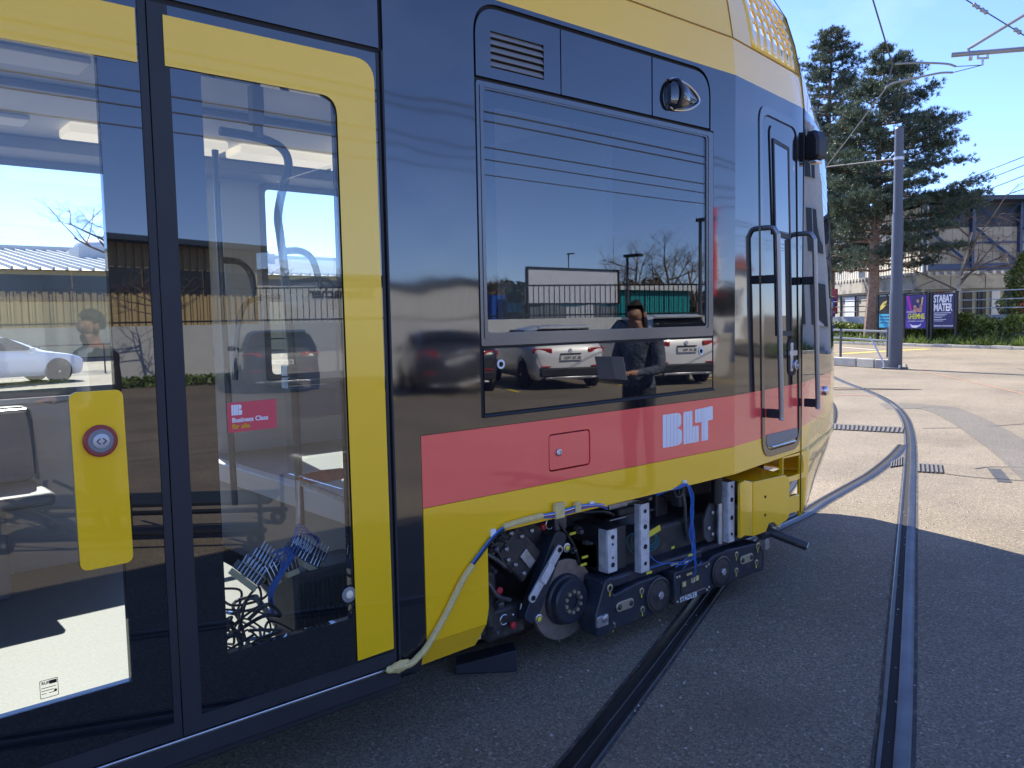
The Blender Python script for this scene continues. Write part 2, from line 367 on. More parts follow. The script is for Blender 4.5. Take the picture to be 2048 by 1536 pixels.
rail(LP, -1, 'dark grooved rail emerging from under the bogie towards the bottom of the picture', mh=m_rail_shade, ml=m_rail_shade)
SP = smooth_path([Vector((-30, 3.15, 0)), Vector((-4, 3.15, 0)), Vector((2, 3.15, 0)), Vector((4.6, 3.22, 0)), atG(1600, 1036), atG(1650, 1006), atG(1700, 977), atG(1750, 948), atG(1790, 915), atG(1812, 890)], 8)
rail(SP, 1, 'pale rail leaving from under the tram nose and joining the curve')
FP = [Vector((p.x, p.y+1.06, 0)) for p in SP[:-14]]
rail(FP, -1, 'far rail hidden below the tram on its own track')
# loose grit lying along the rails
gb = MB(); rg_ = random.Random(77)
for i in range(700):
    q = (RP if i % 3 else LP)[rg_.randrange(4, 70)]; x_, y_ = q.x+rg_.gauss(0, .35), q.y+rg_.gauss(0, .35); s_ = rg_.uniform(.003, .009)
    gb.add([(x_-s_, y_, .001), (x_+s_*.6, y_-s_, .001), (x_+s_*.5, y_+s_, .001), (x_, y_, s_*1.1)], [(0, 1, 3), (1, 2, 3), (2, 0, 3)])
stuff(gb.build('grit', mat('pale_grit', (0.40, 0.37, 0.32), 0.8), None, smooth=False), 'scattered pale grit along the rails', 'grit')
# drain covers across the track
m_grst = mat('grate_iron', (0.16, 0.15, 0.145), 0.6, 0.4, var=0.2, vscale=10)
def grate(pts, n, label):
    P = [atG(*p) for p in pts]; t = thing('drain_grate', label, 'grate', (P[0]+P[2])/2)
    MB().add([tuple(p+Vector((0, 0, .005))) for p in P], [(0, 1, 2, 3)]).build('grate_bed', m_gdirt, t)
    for k in range(n):
        a, c = (k+0.1)/n, (k+0.62)/n
        q = [P[0].lerp(P[1], a), P[0].lerp(P[1], c), P[3].lerp(P[2], c), P[3].lerp(P[2], a)]
        MB().add([tuple(p+Vector((0, 0, .0055))) for p in q]+[tuple(p+Vector((0, 0, .016))) for p in q], [(0, 3, 2, 1), (4, 5, 6, 7), (0, 1, 5, 4), (1, 2, 6, 5), (2, 3, 7, 6), (3, 0, 4, 7)]).build('grate_bar', m_grst, t)
grate([(1650, 848), (1812, 856), (1808, 867), (1650, 859)], 18, 'long slotted drain cover crossing between the rails beside the tram nose')
grate([(1834, 928), (1886, 931), (1889, 948), (1835, 945)], 6, 'short brownish slotted drain cover right of the curving rail')
grate([(1782, 926), (1806, 914), (1806, 932), (1780, 936)], 5, 'small slotted cover in the angle where the two rails meet')

# ------------------------------------------------------------------ planted edge with posters, beyond the yard
K0 = Vector((40.84, 21.08, 0)); KU = (Vector((36.83, 11.34, 0))-K0).normalized(); KN = Vector((-KU.y, KU.x, 0))
if KN.x < 0: KN = -KN
def K(s, d, z=0.0): return K0+KU*s+KN*d+Vector((0, 0, z))
def Kp(px, py, d):
    r = ray(px, py); o = EYE-(K0+KN*d); k = -(o.dot(KN))/(r.dot(KN)); p = EYE+r*k
    return (p-K0).dot(KU), p.z
m_conc = mat('kerb_concrete', (0.34, 0.33, 0.30), 0.85, var=0.2, vscale=3, dirt=(0.2, 0.19, 0.16), dirt_scale=2)
kb = thing('kerb', 'long row of grey kerb stones along the planted edge of the yard', 'kerb', K(0, 0))
for k in range(-12, 26):
    b = MB(); q = [K(k+0.01, 0), K(k+0.99, 0), K(k+0.99, 0.16), K(k+0.01, 0.16)]
    b.add([tuple(p) for p in q]+[tuple(p+Vector((0, 0, .13+.012*math.sin(k*2.3)))) for p in q], [(0, 3, 2, 1), (4, 5, 6, 7), (0, 1, 5, 4), (1, 2, 6, 5), (2, 3, 7, 6), (3, 0, 4, 7)])
    b.build('kerb_stone', m_conc, kb, bev=0.015)
m_soil = mat('bed_soil', (0.07, 0.055, 0.035), 0.95, var=0.3, vscale=8)
struct(MB().add([tuple(K(-14, .16, .10)), tuple(K(28, .16, .10)), tuple(K(28, 4.0, .25)), tuple(K(-14, 4.0, .25))], [(0, 1, 2, 3)]).build('planting_bed', m_soil, None))
def leafmat(name, c, v=0.4):
    m = bpy.data.materials.new(name); m.use_nodes = True; N = m.node_tree.nodes; L = m.node_tree.links; b = N['Principled BSDF']
    g = N.new('ShaderNodeNewGeometry'); r = N.new('ShaderNodeMapRange'); L.new(g.outputs['Random Per Island'], r.inputs['Value']); r.inputs['To Min'].default_value = 1-v; r.inputs['To Max'].default_value = 1+v
    h = N.new('ShaderNodeHueSaturation'); h.inputs['Color'].default_value = (*c, 1); L.new(r.outputs['Result'], h.inputs['Value'])
    r2 = N.new('ShaderNodeMapRange'); L.new(g.outputs['Random Per Island'], r2.inputs['Value']); r2.inputs['To Min'].default_value = 0.485; r2.inputs['To Max'].default_value = 0.515; L.new(r2.outputs['Result'], h.inputs['Hue'])
    L.new(h.outputs['Color'], b.inputs['Base Color']); b.inputs['Roughness'].default_value = 0.5
    t = N.new('ShaderNodeBsdfTranslucent'); L.new(h.outputs['Color'], t.inputs['Color']); mx = N.new('ShaderNodeMixShader'); mx.inputs[0].default_value = 0.3
    L.new(b.outputs[0], mx.inputs[1]); L.new(t.outputs[0], mx.inputs[2]); L.new(mx.outputs[0], N['Material Output'].inputs['Surface']); return m
m_grass = leafmat('grass_blades', (0.13, 0.19, 0.035)); m_hedge = leafmat('hedge_leaves', (0.13, 0.165, 0.035), 0.5)
m_needle = leafmat('pine_needles', (0.066, 0.095, 0.064), 0.45); m_bush = leafmat('juniper_leaves', (0.13, 0.16, 0.04), 0.4)
m_bark = mat('pine_bark', (0.24, 0.16, 0.12), 0.9, var=0.4, vscale=8, bump=0.02, bscale=12)
m_birch = mat('birch_bark', (0.50, 0.47, 0.42), 0.8, var=0.3, vscale=6, dirt=(0.08, 0.07, 0.06), dirt_scale=5, dirt_lo=0.55)
m_twig = mat('bare_twigs', (0.20, 0.15, 0.12), 0.85, var=0.2)
rnd = np.random.default_rng(5)
def quads_obj(name, C, U, V, m, parent=None):
    """many small leaf faces: centre +- U +- V"""
    n = len(C); v = np.empty((n, 4, 3)); v[:, 0] = C-U-V; v[:, 1] = C+U-V*0.2; v[:, 2] = C+U*0.2+V; v[:, 3] = C-U*0.6+V*0.6
    me = bpy.data.meshes.new(name); me.vertices.add(n*4); me.vertices.foreach_set('co', v.reshape(-1)); me.loops.add(n*4); me.loops.foreach_set('vertex_index', np.arange(n*4))
    me.polygons.add(n); me.polygons.foreach_set('loop_start', np.arange(n)*4); me.polygons.foreach_set('loop_total', np.full(n, 4)); me.update(); me.materials.append(m)
    o = bpy.data.objects.new(name, me); COL.objects.link(o)
    if parent is not None:
        o.parent = parent
        if parent.name in BASE: o.location = -BASE[parent.name]
    return o
def rdir(n):
    a = rnd.normal(size=(n, 3)); return a/np.linalg.norm(a, axis=1)[:, None]
def leafcloud(name, C, size, m, parent=None):
    n = len(C); u = rdir(n); w = rdir(n); w -= u*(u*w).sum(1)[:, None]; w /= np.linalg.norm(w, axis=1)[:, None]; s = size*rnd.uniform(0.6, 1.3, n)[:, None]
    return quads_obj(name, C, u*s, w*s*0.6, m, parent)
def npv(v): return np.array((v.x, v.y, v.z))
# grass strip
n = 9000; s = rnd.uniform(-13, 27, n); d = rnd.uniform(.2, 1.6, n)**1.0
base = npv(K0)+np.outer(s, npv(KU))+np.outer(d, npv(KN)); base[:, 2] = 0.1
hgt = rnd.uniform(.12, .45, n)*(0.6+0.7*np.sin(s*1.7)**2); lean = rnd.normal(0, .1, (n, 3)); lean[:, 2] = hgt/2
quads_obj('grass', base+lean, np.stack([rnd.uniform(-.02, .02, n), rnd.uniform(-.02, .02, n), np.zeros(n)], 1), lean, m_grass)
stuff(bpy.data.objects['grass'], 'uneven strip of bright grass along the kerb', 'grass')
def hedge(name, s0, s1, d0, d1, h, n, label, dens=0.09):
    t = thing(name, label, 'hedge', K((s0+s1)/2, (d0+d1)/2, .1))
    s = rnd.uniform(s0, s1, n); d = rnd.uniform(d0, d1, n); hh = h*(0.86+0.10*np.sin(s*2.1+1)+0.06*np.sin(s*5.3)); z = .15+hh*rnd.uniform(0.05, 1, n)**0.6
    edge = rnd.uniform(0, 1, n) < 0.55; d = np.where(edge, d0+rnd.uniform(-.12, .15, n), d)
    leafcloud('foliage', npv(K0)+np.outer(s, npv(KU))+np.outer(d, npv(KN))+np.stack([0*z, 0*z, z], 1), dens, m_hedge, t)
    for k in range(int((s1-s0)/0.5)+1):
        p = K(s0+k*0.5, (d0+d1)/2+0.1); MB().tube([p, p+Vector((.05, .03, h*0.5)), p+Vector((-.05, .05, h*0.85))], [.03, .02, .01], 5).build('stem', m_twig, t)
hedge('hedge', Kp(1905, 650, 1.6)[0], 26, 1.5, 2.7, 1.35, 14000, 'long clipped hedge to the right of the white-lettered poster')
hedge('hedge', Kp(1790, 650, 1.9)[0], Kp(1905, 650, 1.9)[0]-0.1, 1.8, 2.7, 0.95, 5000, 'low dark hedge behind the two blue posters')
hedge('hedge', -10, Kp(1750, 650, 1.9)[0], 1.8, 2.6, 1.0, 5500, 'low hedge left of the pine trunk behind the railing')
# retaining wall and parapet railing
m_wallc = mat('retaining_wall', (0.40, 0.40, 0.40), 0.85, var=0.2, vscale=1.5, dirt=(0.22, 0.22, 0.21), dirt_scale=1.5)
zt_ = Kp(1950, 630, 4.0)[1]; zb2 = Kp(1950, 582, 4.0)[1]
w = thing('retaining_wall', 'pale stained retaining wall below the terrace railing', 'wall', K(5, 4.1))
for k in range(-8, 12):
    MB().obox(K(k*2.2, 4.15, zt_/2), KU*1.09, KN*0.12, Vector((0, 0, zt_/2))).build('wall_slab', m_wallc, w, bev=0.01)
def railing(s0, s1, d, z0, z1, m_p, m_r, step, nrail, label, group=None):
    t = thing('railing', label, 'railing', K((s0+s1)/2, d, z0), group); k = 0
    while s0+k*step <= s1+0.01:
        p = K(s0+k*step, d); MB().obox(p+Vector((0, 0, (z0+z1)/2)), KU*0.035, KN*0.035, Vector((0, 0, (z1-z0)/2))).build('post', m_p, t); k += 1
    for i in range(nrail):
        z = z1-0.02-(z1-z0-0.1)*i/max(1, nrail-0.4); MB().tube([K(s0, d-.04, z), K(s1, d-.04, z)], 0.028, 6).build('rail', m_r, t)
m_dkpost = mat('dark_steel_post', (0.035, 0.04, 0.045), 0.5, 0.2); m_paler = mat('pale_rail_paint', (0.48, 0.50, 0.48), 0.5)
railing(Kp(1912, 600, 4.1)[0], 25, 4.1, zt_, zb2, m_dkpost, m_paler, 1.45, 3, 'terrace railing with pale rails right of the posters')
railing(-12, Kp(1910, 600, 4.1)[0]-0.1, 4.1, zt_, zb2+0.05, m_dkpost, m_dkpost, 1.2, 4, 'dark terrace railing behind the posters and the pine')
# three poster boards
def text_on(name, txt, px, py, h_px, d, parent, m, wide=None, bold=0.0):
    s, z = Kp(px, py, d); s2, z2 = Kp(px, py+h_px, d); sz = (z-z2)/0.72
    o = text_obj(name, txt, sz, m, parent, K(s, d, z2), KU, (0, 0, 1), bold=bold*sz, depth=0.004, spacing=0.92)
    if wide:                                             # condense to the printed width
        org = K(s, d, z2); W = max((v.co-org).dot(KU) for v in o.data.vertices); f = (Kp(px+wide, py, d)[0]-s)/W
        for v in o.data.vertices: k = (v.co-org).dot(KU); v.co = v.co+KU*(k*f-k)
    return o
m_pfr = mat('poster_frame', (0.03, 0.032, 0.035), 0.4, 0.3); m_pw = mat('poster_white', (0.75, 0.75, 0.76), 0.6)
def board(pxl, pxr, yt, yb, yg, face, label):
    d = 0.75; s0, z1 = Kp(pxl, yt, d); s1, _ = Kp(pxr, yt, d); z0 = Kp(pxl, yb, d)[1]
    t = thing('poster_board', label, 'poster', K((s0+s1)/2, d, .1), 'poster boards along the kerb')
    for s in (s0-0.08, s1+0.08): MB().obox(K(s, d+0.05, (z1+0.1)/2), KU*0.055, KN*0.05, Vector((0, 0, (z1+0.1)/2))).build('post', m_pfr, t)
    MB().obox(K((s0+s1)/2, d+0.06, (z0+z1)/2), KU*(s1-s0)/2, KN*0.04, Vector((0, 0, (z1-z0)/2+0.03))).build('board', m_pfr, t)
    o = MB().obox(K((s0+s1)/2, d+0.012, (z0+z1)/2), KU*((s1-s0)/2-0.02), KN*0.006, Vector((0, 0, (z1-z0)/2-0.02))).build('poster_sheet', face, t)
    return t, o, s0, s1, z0, z1
m_navy = mat('poster_navy', (0.035, 0.03, 0.12), 0.5); m_viol = mat('poster_violet', (0.07, 0.035, 0.30), 0.5); m_pblk = mat('poster_black', (0.015, 0.015, 0.018), 0.5)
m_cyan = mat('poster_cyan', (0.06, 0.40, 0.58), 0.5); m_gold = mat('poster_gold', (0.72, 0.55, 0.12), 0.5); m_pyel = mat('poster_yellow', (0.75, 0.68, 0.08), 0.5); m_mag = mat('poster_magenta', (0.50, 0.03, 0.30), 0.5); m_skin2 = mat('poster_warm', (0.50, 0.22, 0.16), 0.6, var=0.5, vscale=6)
DP = 0.75-0.0
t, o, s0, s1, z0, z1 = board(1866, 1909, 588, 656, 690, m_navy, 'navy poster reading STABAT MATER in large white letters')
text_on('poster_text', 'STABAT', 1867.5, 590, 15, DP, o, m_pw, 38, bold=0.03); text_on('poster_text', 'MATER', 1867.5, 607, 15, DP, o, m_pw, 38, bold=0.03)
for y, w_ in ((626, 34), (629, 26), (632, 22), (635, 16), (639, 24), (642, 18)):
    a, z = Kp(1868, y, DP); c, _ = Kp(1868+w_, y, DP); MB().obox(K((a+c)/2, DP, z), KU*(c-a)/2, KN*0.004, Vector((0, 0, 0.012))).build('poster_line', m_pw, o)
text_on('poster_text', 'kammerorchesterbasel', 1868, 649, 4.0, DP, o, m_pw, 38, bold=0.01)
t, o, s0, s1, z0, z1 = board(1811, 1853, 591, 657, 688, m_viol, 'violet musical poster with a yellow title and a group of figures')
def pp(pts, m, nm, off=0.0):
    b = MB(); q = [Kp(x, y, DP) for x, y in pts]; b.prism(q, lambda u, v, k: tuple(K(u, DP+off-0.004*k, v))); return b.build(nm, m, o)
pp([(1813, 592), (1818, 592), (1825, 622), (1820, 624)], m_mag, 'poster_stripe'); pp([(1823, 596), (1826, 592), (1845, 592), (1848, 596), (1843, 624), (1826, 624)], m_navy, 'poster_picture')
for x, y, r in ((1830, 614, 4), (1836, 602, 4), (1842, 612, 4), (1833, 620, 5), (1839, 620, 5), (1828, 621, 3)):
    pp([(x+r*math.cos(a*1.05)*0.8, y+r*math.sin(a*1.05)) for a in range(6)], m_skin2, 'poster_figure', -0.004)
pp([(1844, 594), (1847, 594), (1843, 624), (1841, 624)], m_gold, 'poster_stripe', -0.004)
text_on('poster_text', 'GHEIMNIS', 1815.5, 627, 11, DP-0.006, o, m_pyel, 34, bold=0.02)
text_on('poster_text', 'EIN BASLER', 1813.5, 622, 4, DP-0.006, o, m_pw, 18); text_on('poster_text', 'DAS MUSICAL AB HERBST', 1816, 641, 2.6, DP-0.006, o, m_pw, 32)
pp([(1820, 648), (1826, 651), (1838, 650), (1843, 646), (1841, 652), (1832, 656), (1824, 655)], m_pw, 'poster_badge', -0.004)
t, o, s0, s1, z0, z1 = board(1757, 1797, 594, 656, 686, m_pblk, 'black and cyan poster half hidden behind the tall mast')
pp([(1758.5, 628), (1796, 628), (1796, 655), (1758.5, 655)], m_cyan, 'poster_field')
pp([(1761, 612), (1767, 604), (1774, 601), (1773, 606), (1767, 610), (1774, 609), (1765, 618), (1760, 621)], m_gold, 'poster_emblem')
for i, tx in enumerate(('einzelne', 'momente', 'of stay up')): text_on('poster_text', tx, 1760, 631+i*6, 3.6, DP-0.006, o, m_navy, 26)

# ------------------------------------------------------------------ tall mast, kerb blocks and barrier
mb_ = atG(1790, 738); m_mast = mat('mast_grey_paint', (0.085, 0.092, 0.108), 0.45, 0.1, var=0.08)
mt = thing('mast', 'tall stepped grey steel mast standing at the bend of the track', 'mast', mb_)
zz = lambda y: EYE.z+(ray(1790, y)*( (mb_-EYE).to_2d().length/math.hypot(ray(1790, y).x, ray(1790, y).y))).z
MB().lathe(mb_, (0, 0, 1), [(0.185, 0), (0.172, zz(588)-0.05), (0.15, zz(582)), (0.145, zz(430)-.03), (0.125, zz(425)), (0.115, zz(262)), (0.118, zz(259)), (0.09, zz(256))], 28).build('shaft', m_mast, mt)
MB().box(mb_.x-.26, mb_.x+.26, mb_.y-.26, mb_.y+.26, 0.002, 0.05).build('base_plate', m_mast, mt, bev=0.01)
for i, j in ((-1, -1), (1, -1), (1, 1), (-1, 1)): MB().cyl((mb_.x+.22*i, mb_.y+.22*j, .05), (mb_.x+.22*i, mb_.y+.22*j, .13), .025, n=6).build('anchor_bolt', m_steel, mt)
MB().tube([mb_+Vector((-.2, .15, .02)), mb_+Vector((.05, .75, 0.9))][::1], .025, 6).build('stay', m_steel, mt)
z_ = zz(318); MB().ring((mb_.x, mb_.y, z_-.04), (0, 0, 1), .12, .14, .08, 20).build('collar', m_steel, mt)
e = atD(1652, 334, 27); MB().tube([Vector((mb_.x, mb_.y, z_)), Vector((e.x, e.y, e.z))], .022, 8).build('bracket_arm', m_mast, mt)
blk = [atG(1660, 731), atG(1712, 734), atG(1748, 736.5), atG(1780, 738)]
for i, (a, c, lb) in enumerate(zip(blk, blk[1:], ('long kerb block nearest the tram nose', 'middle kerb block of the row left of the mast', 'kerb block touching the foot of the mast'))):
    d = (c-a).normalized(); nn = Vector((-d.y, d.x, 0)); 
    tag(MB().obox((a+c)/2+nn*0.12+Vector((0, 0, .13)), d*((c-a).length/2-0.02), nn*0.12, Vector((0, 0, .13))).build('kerb_block', m_conc, None, bev=0.02), lb, 'kerb block', 'loose kerb blocks left of the mast')
br = thing('barrier_rail', 'low pale barrier rail on grey posts left of the mast', 'barrier', atG(1681, 716))
for px_, yb_, yt_ in ((1681, 716, 658),):
    p = atG(px_, yb_); MB().cyl(p, p+Vector((0, 0, (atD(px_, yt_, (p-EYE).to_2d().length)).z)), .045, n=10).build('post', m_mast, br)
Dp = (atG(1681, 716)-EYE).to_2d().length
p2 = atD(1776, 662, Dp+.4); MB().cyl(Vector((p2.x, p2.y, 0)), Vector((p2.x, p2.y, p2.z+.1)), .045, n=10).build('post', m_mast, br)
for ya, yb_ in ((660, 663), (676, 682)):
    MB().tube([atD(1600, ya-2, Dp-.3), atD(1681, ya, Dp), atD(1776, yb_, Dp+.4)], .035, 8).build('rail', m_paler, br)

# ------------------------------------------------------------------ trees
def pine(name, base, H, label, seed, shape, z_first, lean=(0, 0), nt=1.0, dense=1.0):
    rg = np.random.default_rng(seed); rr = random.Random(seed)
    t = thing(name, label, 'tree', base, 'pine trees beyond the yard')
    tr = [base+Vector((lean[0]*k/10+0.06*math.sin(k*1.3+seed), lean[1]*k/10+0.06*math.cos(k*1.7), H*k/10)) for k in range(11)]
    MB().tube(tr, [0.34*H/15*(1-k/10.6) for k in range(11)], 10).build('trunk', m_bark, t)
    def tp_(z): k = min(9, int(z/H*10)); f = z/H*10-k; return tr[k].lerp(tr[k+1], f)
    bm = MB(); tuft = []; z = z_first; 
    while z < H-0.15:
        nb = rr.choice((5, 6, 7)); a0 = rr.uniform(0, 6.283)
        for i in range(nb):
            a = a0+6.283*i/nb+rr.uniform(-.35, .35); Lb = shape(z/H, a)*rr.uniform(0.72, 1.12)
            if Lb < 0.12: continue
            p = tp_(min(H-.05, z+rr.uniform(-.06, .06))); up = rr.uniform(-.12, .12)+0.55*max(0, z/H-.6); pts = [p]; d = Vector((math.cos(a), math.sin(a), up))
            ns = 6
            for k in range(ns):
                d = (d+Vector((rr.uniform(-.15, .15), rr.uniform(-.15, .15), rr.uniform(-.12, .16)+.03))).normalized(); pts.append(pts[-1]+d*Lb/ns)
            bm.tube(pts, [0.055*(1-k/(ns+.6))*min(1.2, 0.4+Lb/4) for k in range(ns+1)], 4)
            if z/H < 0.36 and rr.random() < 0.45: fol = 0.25
            else: fol = 1.0
            m_ = int(Lb*17*nt*fol)+3
            for q in range(m_):
                f = (rr.uniform(0.25, 1.0))**0.75*ns; k = min(ns-1, int(f)); c = pts[k].lerp(pts[k+1], f-k); w_ = 0.10+0.22*min(1, Lb/3)
                cc = c+Vector((rr.gauss(0, w_), rr.gauss(0, w_), rr.gauss(0, w_*0.28)+.04)); tuft.append((cc.x, cc.y, cc.z, d.x, d.y, d.z))
        z += rr.uniform(.40, .58)
    bm.build('branches', m_bark, t)
    T = np.array(tuft); nn = 15; C = np.repeat(T[:, :3], nn, 0); D = np.repeat(T[:, 3:], nn, 0); N_ = len(C)
    v = rg.normal(size=(N_, 3)); v /= np.linalg.norm(v, axis=1)[:, None]; v = v*0.9+D*0.6+np.array([0, 0, .35]); v /= np.linalg.norm(v, axis=1)[:, None]
    Ln = rg.uniform(.09, .17, N_)[:, None]*dense; sd = np.cross(v, rg.normal(size=(N_, 3))); sd /= np.linalg.norm(sd, axis=1)[:, None]
    vv = np.empty((N_, 3, 3)); C = C+rg.normal(0, .03, (N_, 3)); vv[:, 0] = C-sd*0.012*dense; vv[:, 1] = C+sd*0.012*dense; vv[:, 2] = C+v*Ln
    me = bpy.data.meshes.new('crown'); me.vertices.add(N_*3); me.vertices.foreach_set('co', vv.reshape(-1)); me.loops.add(N_*3); me.loops.foreach_set('vertex_index', np.arange(N_*3))
    me.polygons.add(N_); me.polygons.foreach_set('loop_start', np.arange(N_)*3); me.polygons.foreach_set('loop_total', np.full(N_, 3)); me.update(); me.materials.append(m_needle)
    o = bpy.data.objects.new('crown', me); COL.objects.link(o); o.parent = t; o.location = -base
    return t
RA = math.atan2(-(FWD.x), FWD.y)
rdirv = Vector((RGT.x, RGT.y)).normalized()
def shp(prof, right):
    def f(h, a):
        c = math.cos(a)*rdirv.x+math.sin(a)*rdirv.y
        for (h0, l0), (h1, l1) in zip(prof, prof[1:]):
            if h <= h1: l = l0+(l1-l0)*(h-h0)/(h1-h0); break
        else: l = prof[-1][1]
        return l*(1+right*c)
    return f
p1 = atD(1741, 690, 47); p1.z = 0.15
pine('pine_tree', p1, 15.0, 'large broad dark green pine behind the grey mast', 3, shp([(0, 2.0), (.22, 3.4), (.36, 4.3), (.55, 3.7), (.72, 3.1), (.86, 2.0), (.95, .85), (1.0, .15)], 0.20), 3.6, (0.3, -0.3), 2.5, 1.25)
p2_ = atD(1656, 690, 54); p2_.z = 0.15
pine('pine_tree', p2_, 18.6, 'taller thin-topped pine just behind the tram nose', 9, shp([(0, 1.6), (.25, 2.6), (.45, 2.6), (.7, 2.3), (.86, 1.8), (.95, 1.0), (1.0, .25)], 0.0), 4.0, (0.2, 0.2), 2.0, 1.25)
def bare_tree(name, base, H, label, seed, r0, spread=0.55, lean=(0, 0), m=None, levels=4, group=None, droop=0.0, twig=None):
    rr = random.Random(seed); t = thing(name, label, 'tree', base, group); lv = {0: MB(), 1: MB()}
    def grow(p, d, L, r, lev):
        ns = 4; pts = [p]; dd = d.copy()
        for k in range(ns):
            dd = (dd+Vector((rr.uniform(-.13, .13), rr.uniform(-.13, .13), rr.uniform(-.05, .12)-droop*lev*0.12))).normalized(); pts.append(pts[-1]+dd*L/ns)
        lv[0 if lev < 1 else 1].tube(pts, [r*(1-.55*k/ns) for k in range(ns+1)], 7 if lev < 1 else (4 if lev < 3 else 3))
        if lev >= levels: return
        for i in range(rr.choice((4, 5, 6)) if lev else 8):
            f = rr.uniform(.35, 1.0)*ns; k = min(ns-1, int(f)); q = pts[k].lerp(pts[k+1], f-k)
            side = Vector((rr.uniform(-1, 1), rr.uniform(-1, 1), rr.uniform(-.3, .6))); nd = (dd*(1-spread)+side.normalized()*spread*1.2).normalized()
            grow(q, nd, L*rr.uniform(.38, .62), r*.42, lev+1)
    grow(base, Vector((lean[0], lean[1], 1)).normalized(), H*0.72, r0, 0)
    lv[0].build('trunk', m or m_bark, t); lv[1].build('branches', twig or m_twig, t); return t
pbz = atD(1905, 690, 49); pbz.z = 0.2
top = atD(1958, 395, 49); dv = (top-pbz)
bare_tree('birch_tree', pbz, dv.length*1.05, 'leaning leafless pale birch right of the pine', 21, .13, .6, (dv.x/dv.z, dv.y/dv.z), m_birch, 4, droop=0.5)
jb = atD(2052, 660, 46); jb.z = 0.2
t = thing('juniper_bush', 'tall yellow-green conifer bush at the right edge of the picture', 'bush', jb)
n = 9000; hh = rnd.uniform(0, 1, n); rad = 1.25*np.sqrt(np.clip(1-hh**1.6, 0, 1))*rnd.uniform(.5, 1.05, n)*(1+0.15*np.sin(hh*20)); an = rnd.uniform(0, 6.283, n)
leafcloud('foliage', np.stack([jb.x+rad*np.cos(an), jb.y+rad*np.sin(an), .2+4.2*hh], 1), 0.07, m_bush, t)
MB().tube([jb, jb+Vector((.05, 0, 2)), jb+Vector((0, .05, 3.9))], [.08, .05, .02], 6).build('stem', m_bark, t)

# ------------------------------------------------------------------ works building on the terrace
def face_pt(a, c, u, z, off=0.0):
    p = a.lerp(c, u); d = (c-a).normalized(); nn = Vector((d.y, -d.x, 0)); 
    return Vector((p.x, p.y, z))+nn*off
def P2(px, dist): p = atD(px, 600, dist); return Vector((p.x, p.y, 0))
def zat(px, py, dist): return atD(px, py, dist).z
C1, L1, R1 = P2(1832, 50), P2(1640, 61), P2(2110, 53)
C2, L2, R2 = P2(1846, 54.5), P2(1600, 70), P2(2130, 59)
m_fas = mat('stained_concrete', (0.42, 0.39, 0.33), 0.9, var=0.15, vscale=1.2, dirt=(0.17, 0.155, 0.13), dirt_scale=1.6, dirt_lo=0.5)
m_corr = mat('pale_sheet_metal', (0.62, 0.59, 0.52), 0.6, var=0.06); m_bst = mat('blue_steel', (0.03, 0.07, 0.16), 0.45); m_roofd = mat('dark_roof_sheet_and_shade', (0.03, 0.045, 0.07), 0.6)
m_wpan = mat('cream_wall_panel', (0.40, 0.37, 0.30), 0.7, var=0.08); m_dark = mat('dark_opening', (0.03, 0.032, 0.035), 0.4)
bd = thing('works_building', 'beige concrete works building with blue steel shed behind the pines', 'building', C1)
def wallq(a, c, u0, u1, z0, z1, name, m, parent, off=0.0, th=0.1):
    p, q = face_pt(a, c, u0, 0, off), face_pt(a, c, u1, 0, off); d = (c-a).normalized(); nn = Vector((d.y, -d.x, 0))
    mid = (p+q)/2-nn*th/2
    return MB().obox(mid+Vector((0, 0, (z0+z1)/2)), (q-p)/2, nn*th/2, Vector((0, 0, (z1-z0)/2))).build(name, m, parent)
zf1, zf0 = zat(1832, 549, 50), zat(1832, 578, 50)
# lower block: left face lit, right face in shade; make outward normal point to the camera
LF = (L1, C1); RF = (C1, R1)
for (a, c) in (LF, RF):
    L_ = (c-a).length; wallq(a, c, 0, 1, 0, zf0, 'ground_wall', m_wpan, bd, -0.3, .2)
    k = 0; n_ = int(L_/1.5)
    for k in range(n_): wallq(a, c, (k+.01)/n_, (k+.99)/n_, zf0, zf1, 'fascia_slab', m_fas, bd, 0, .25)
    for k in range(int(L_/0.42)):
        p = face_pt(a, c, (k+.5)/int(L_/0.42), zf1+.03, .05); d = (c-a).normalized(); nn = Vector((d.y, -d.x, 0)); MB().cyl(p, p-nn*1.2, .1, n=8).build('roof_wave', m_corr, bd)
m_redp = mat('red_door_paint', (0.45, 0.05, 0.05), 0.5)
for k in range(9):
    wallq(RF[0], RF[1], .06+.1*k, .12+.1*k, 0.8, zf0-.15, 'bay_door' if k % 3 else 'bay_window', (m_dark, m_redp, m_lgrey)[k % 3] if k != 4 else m_dark, bd, -0.18, .1)
for k in range(5): wallq(LF[0], LF[1], .1+.18*k, .22+.18*k, 1.0, zf0-.25, 'bay_window', m_lgrey if k % 2 else m_wpan, bd, -0.18, .1)
zu1, zu0 = zat(1846, 398, 54.5), zf1-.2
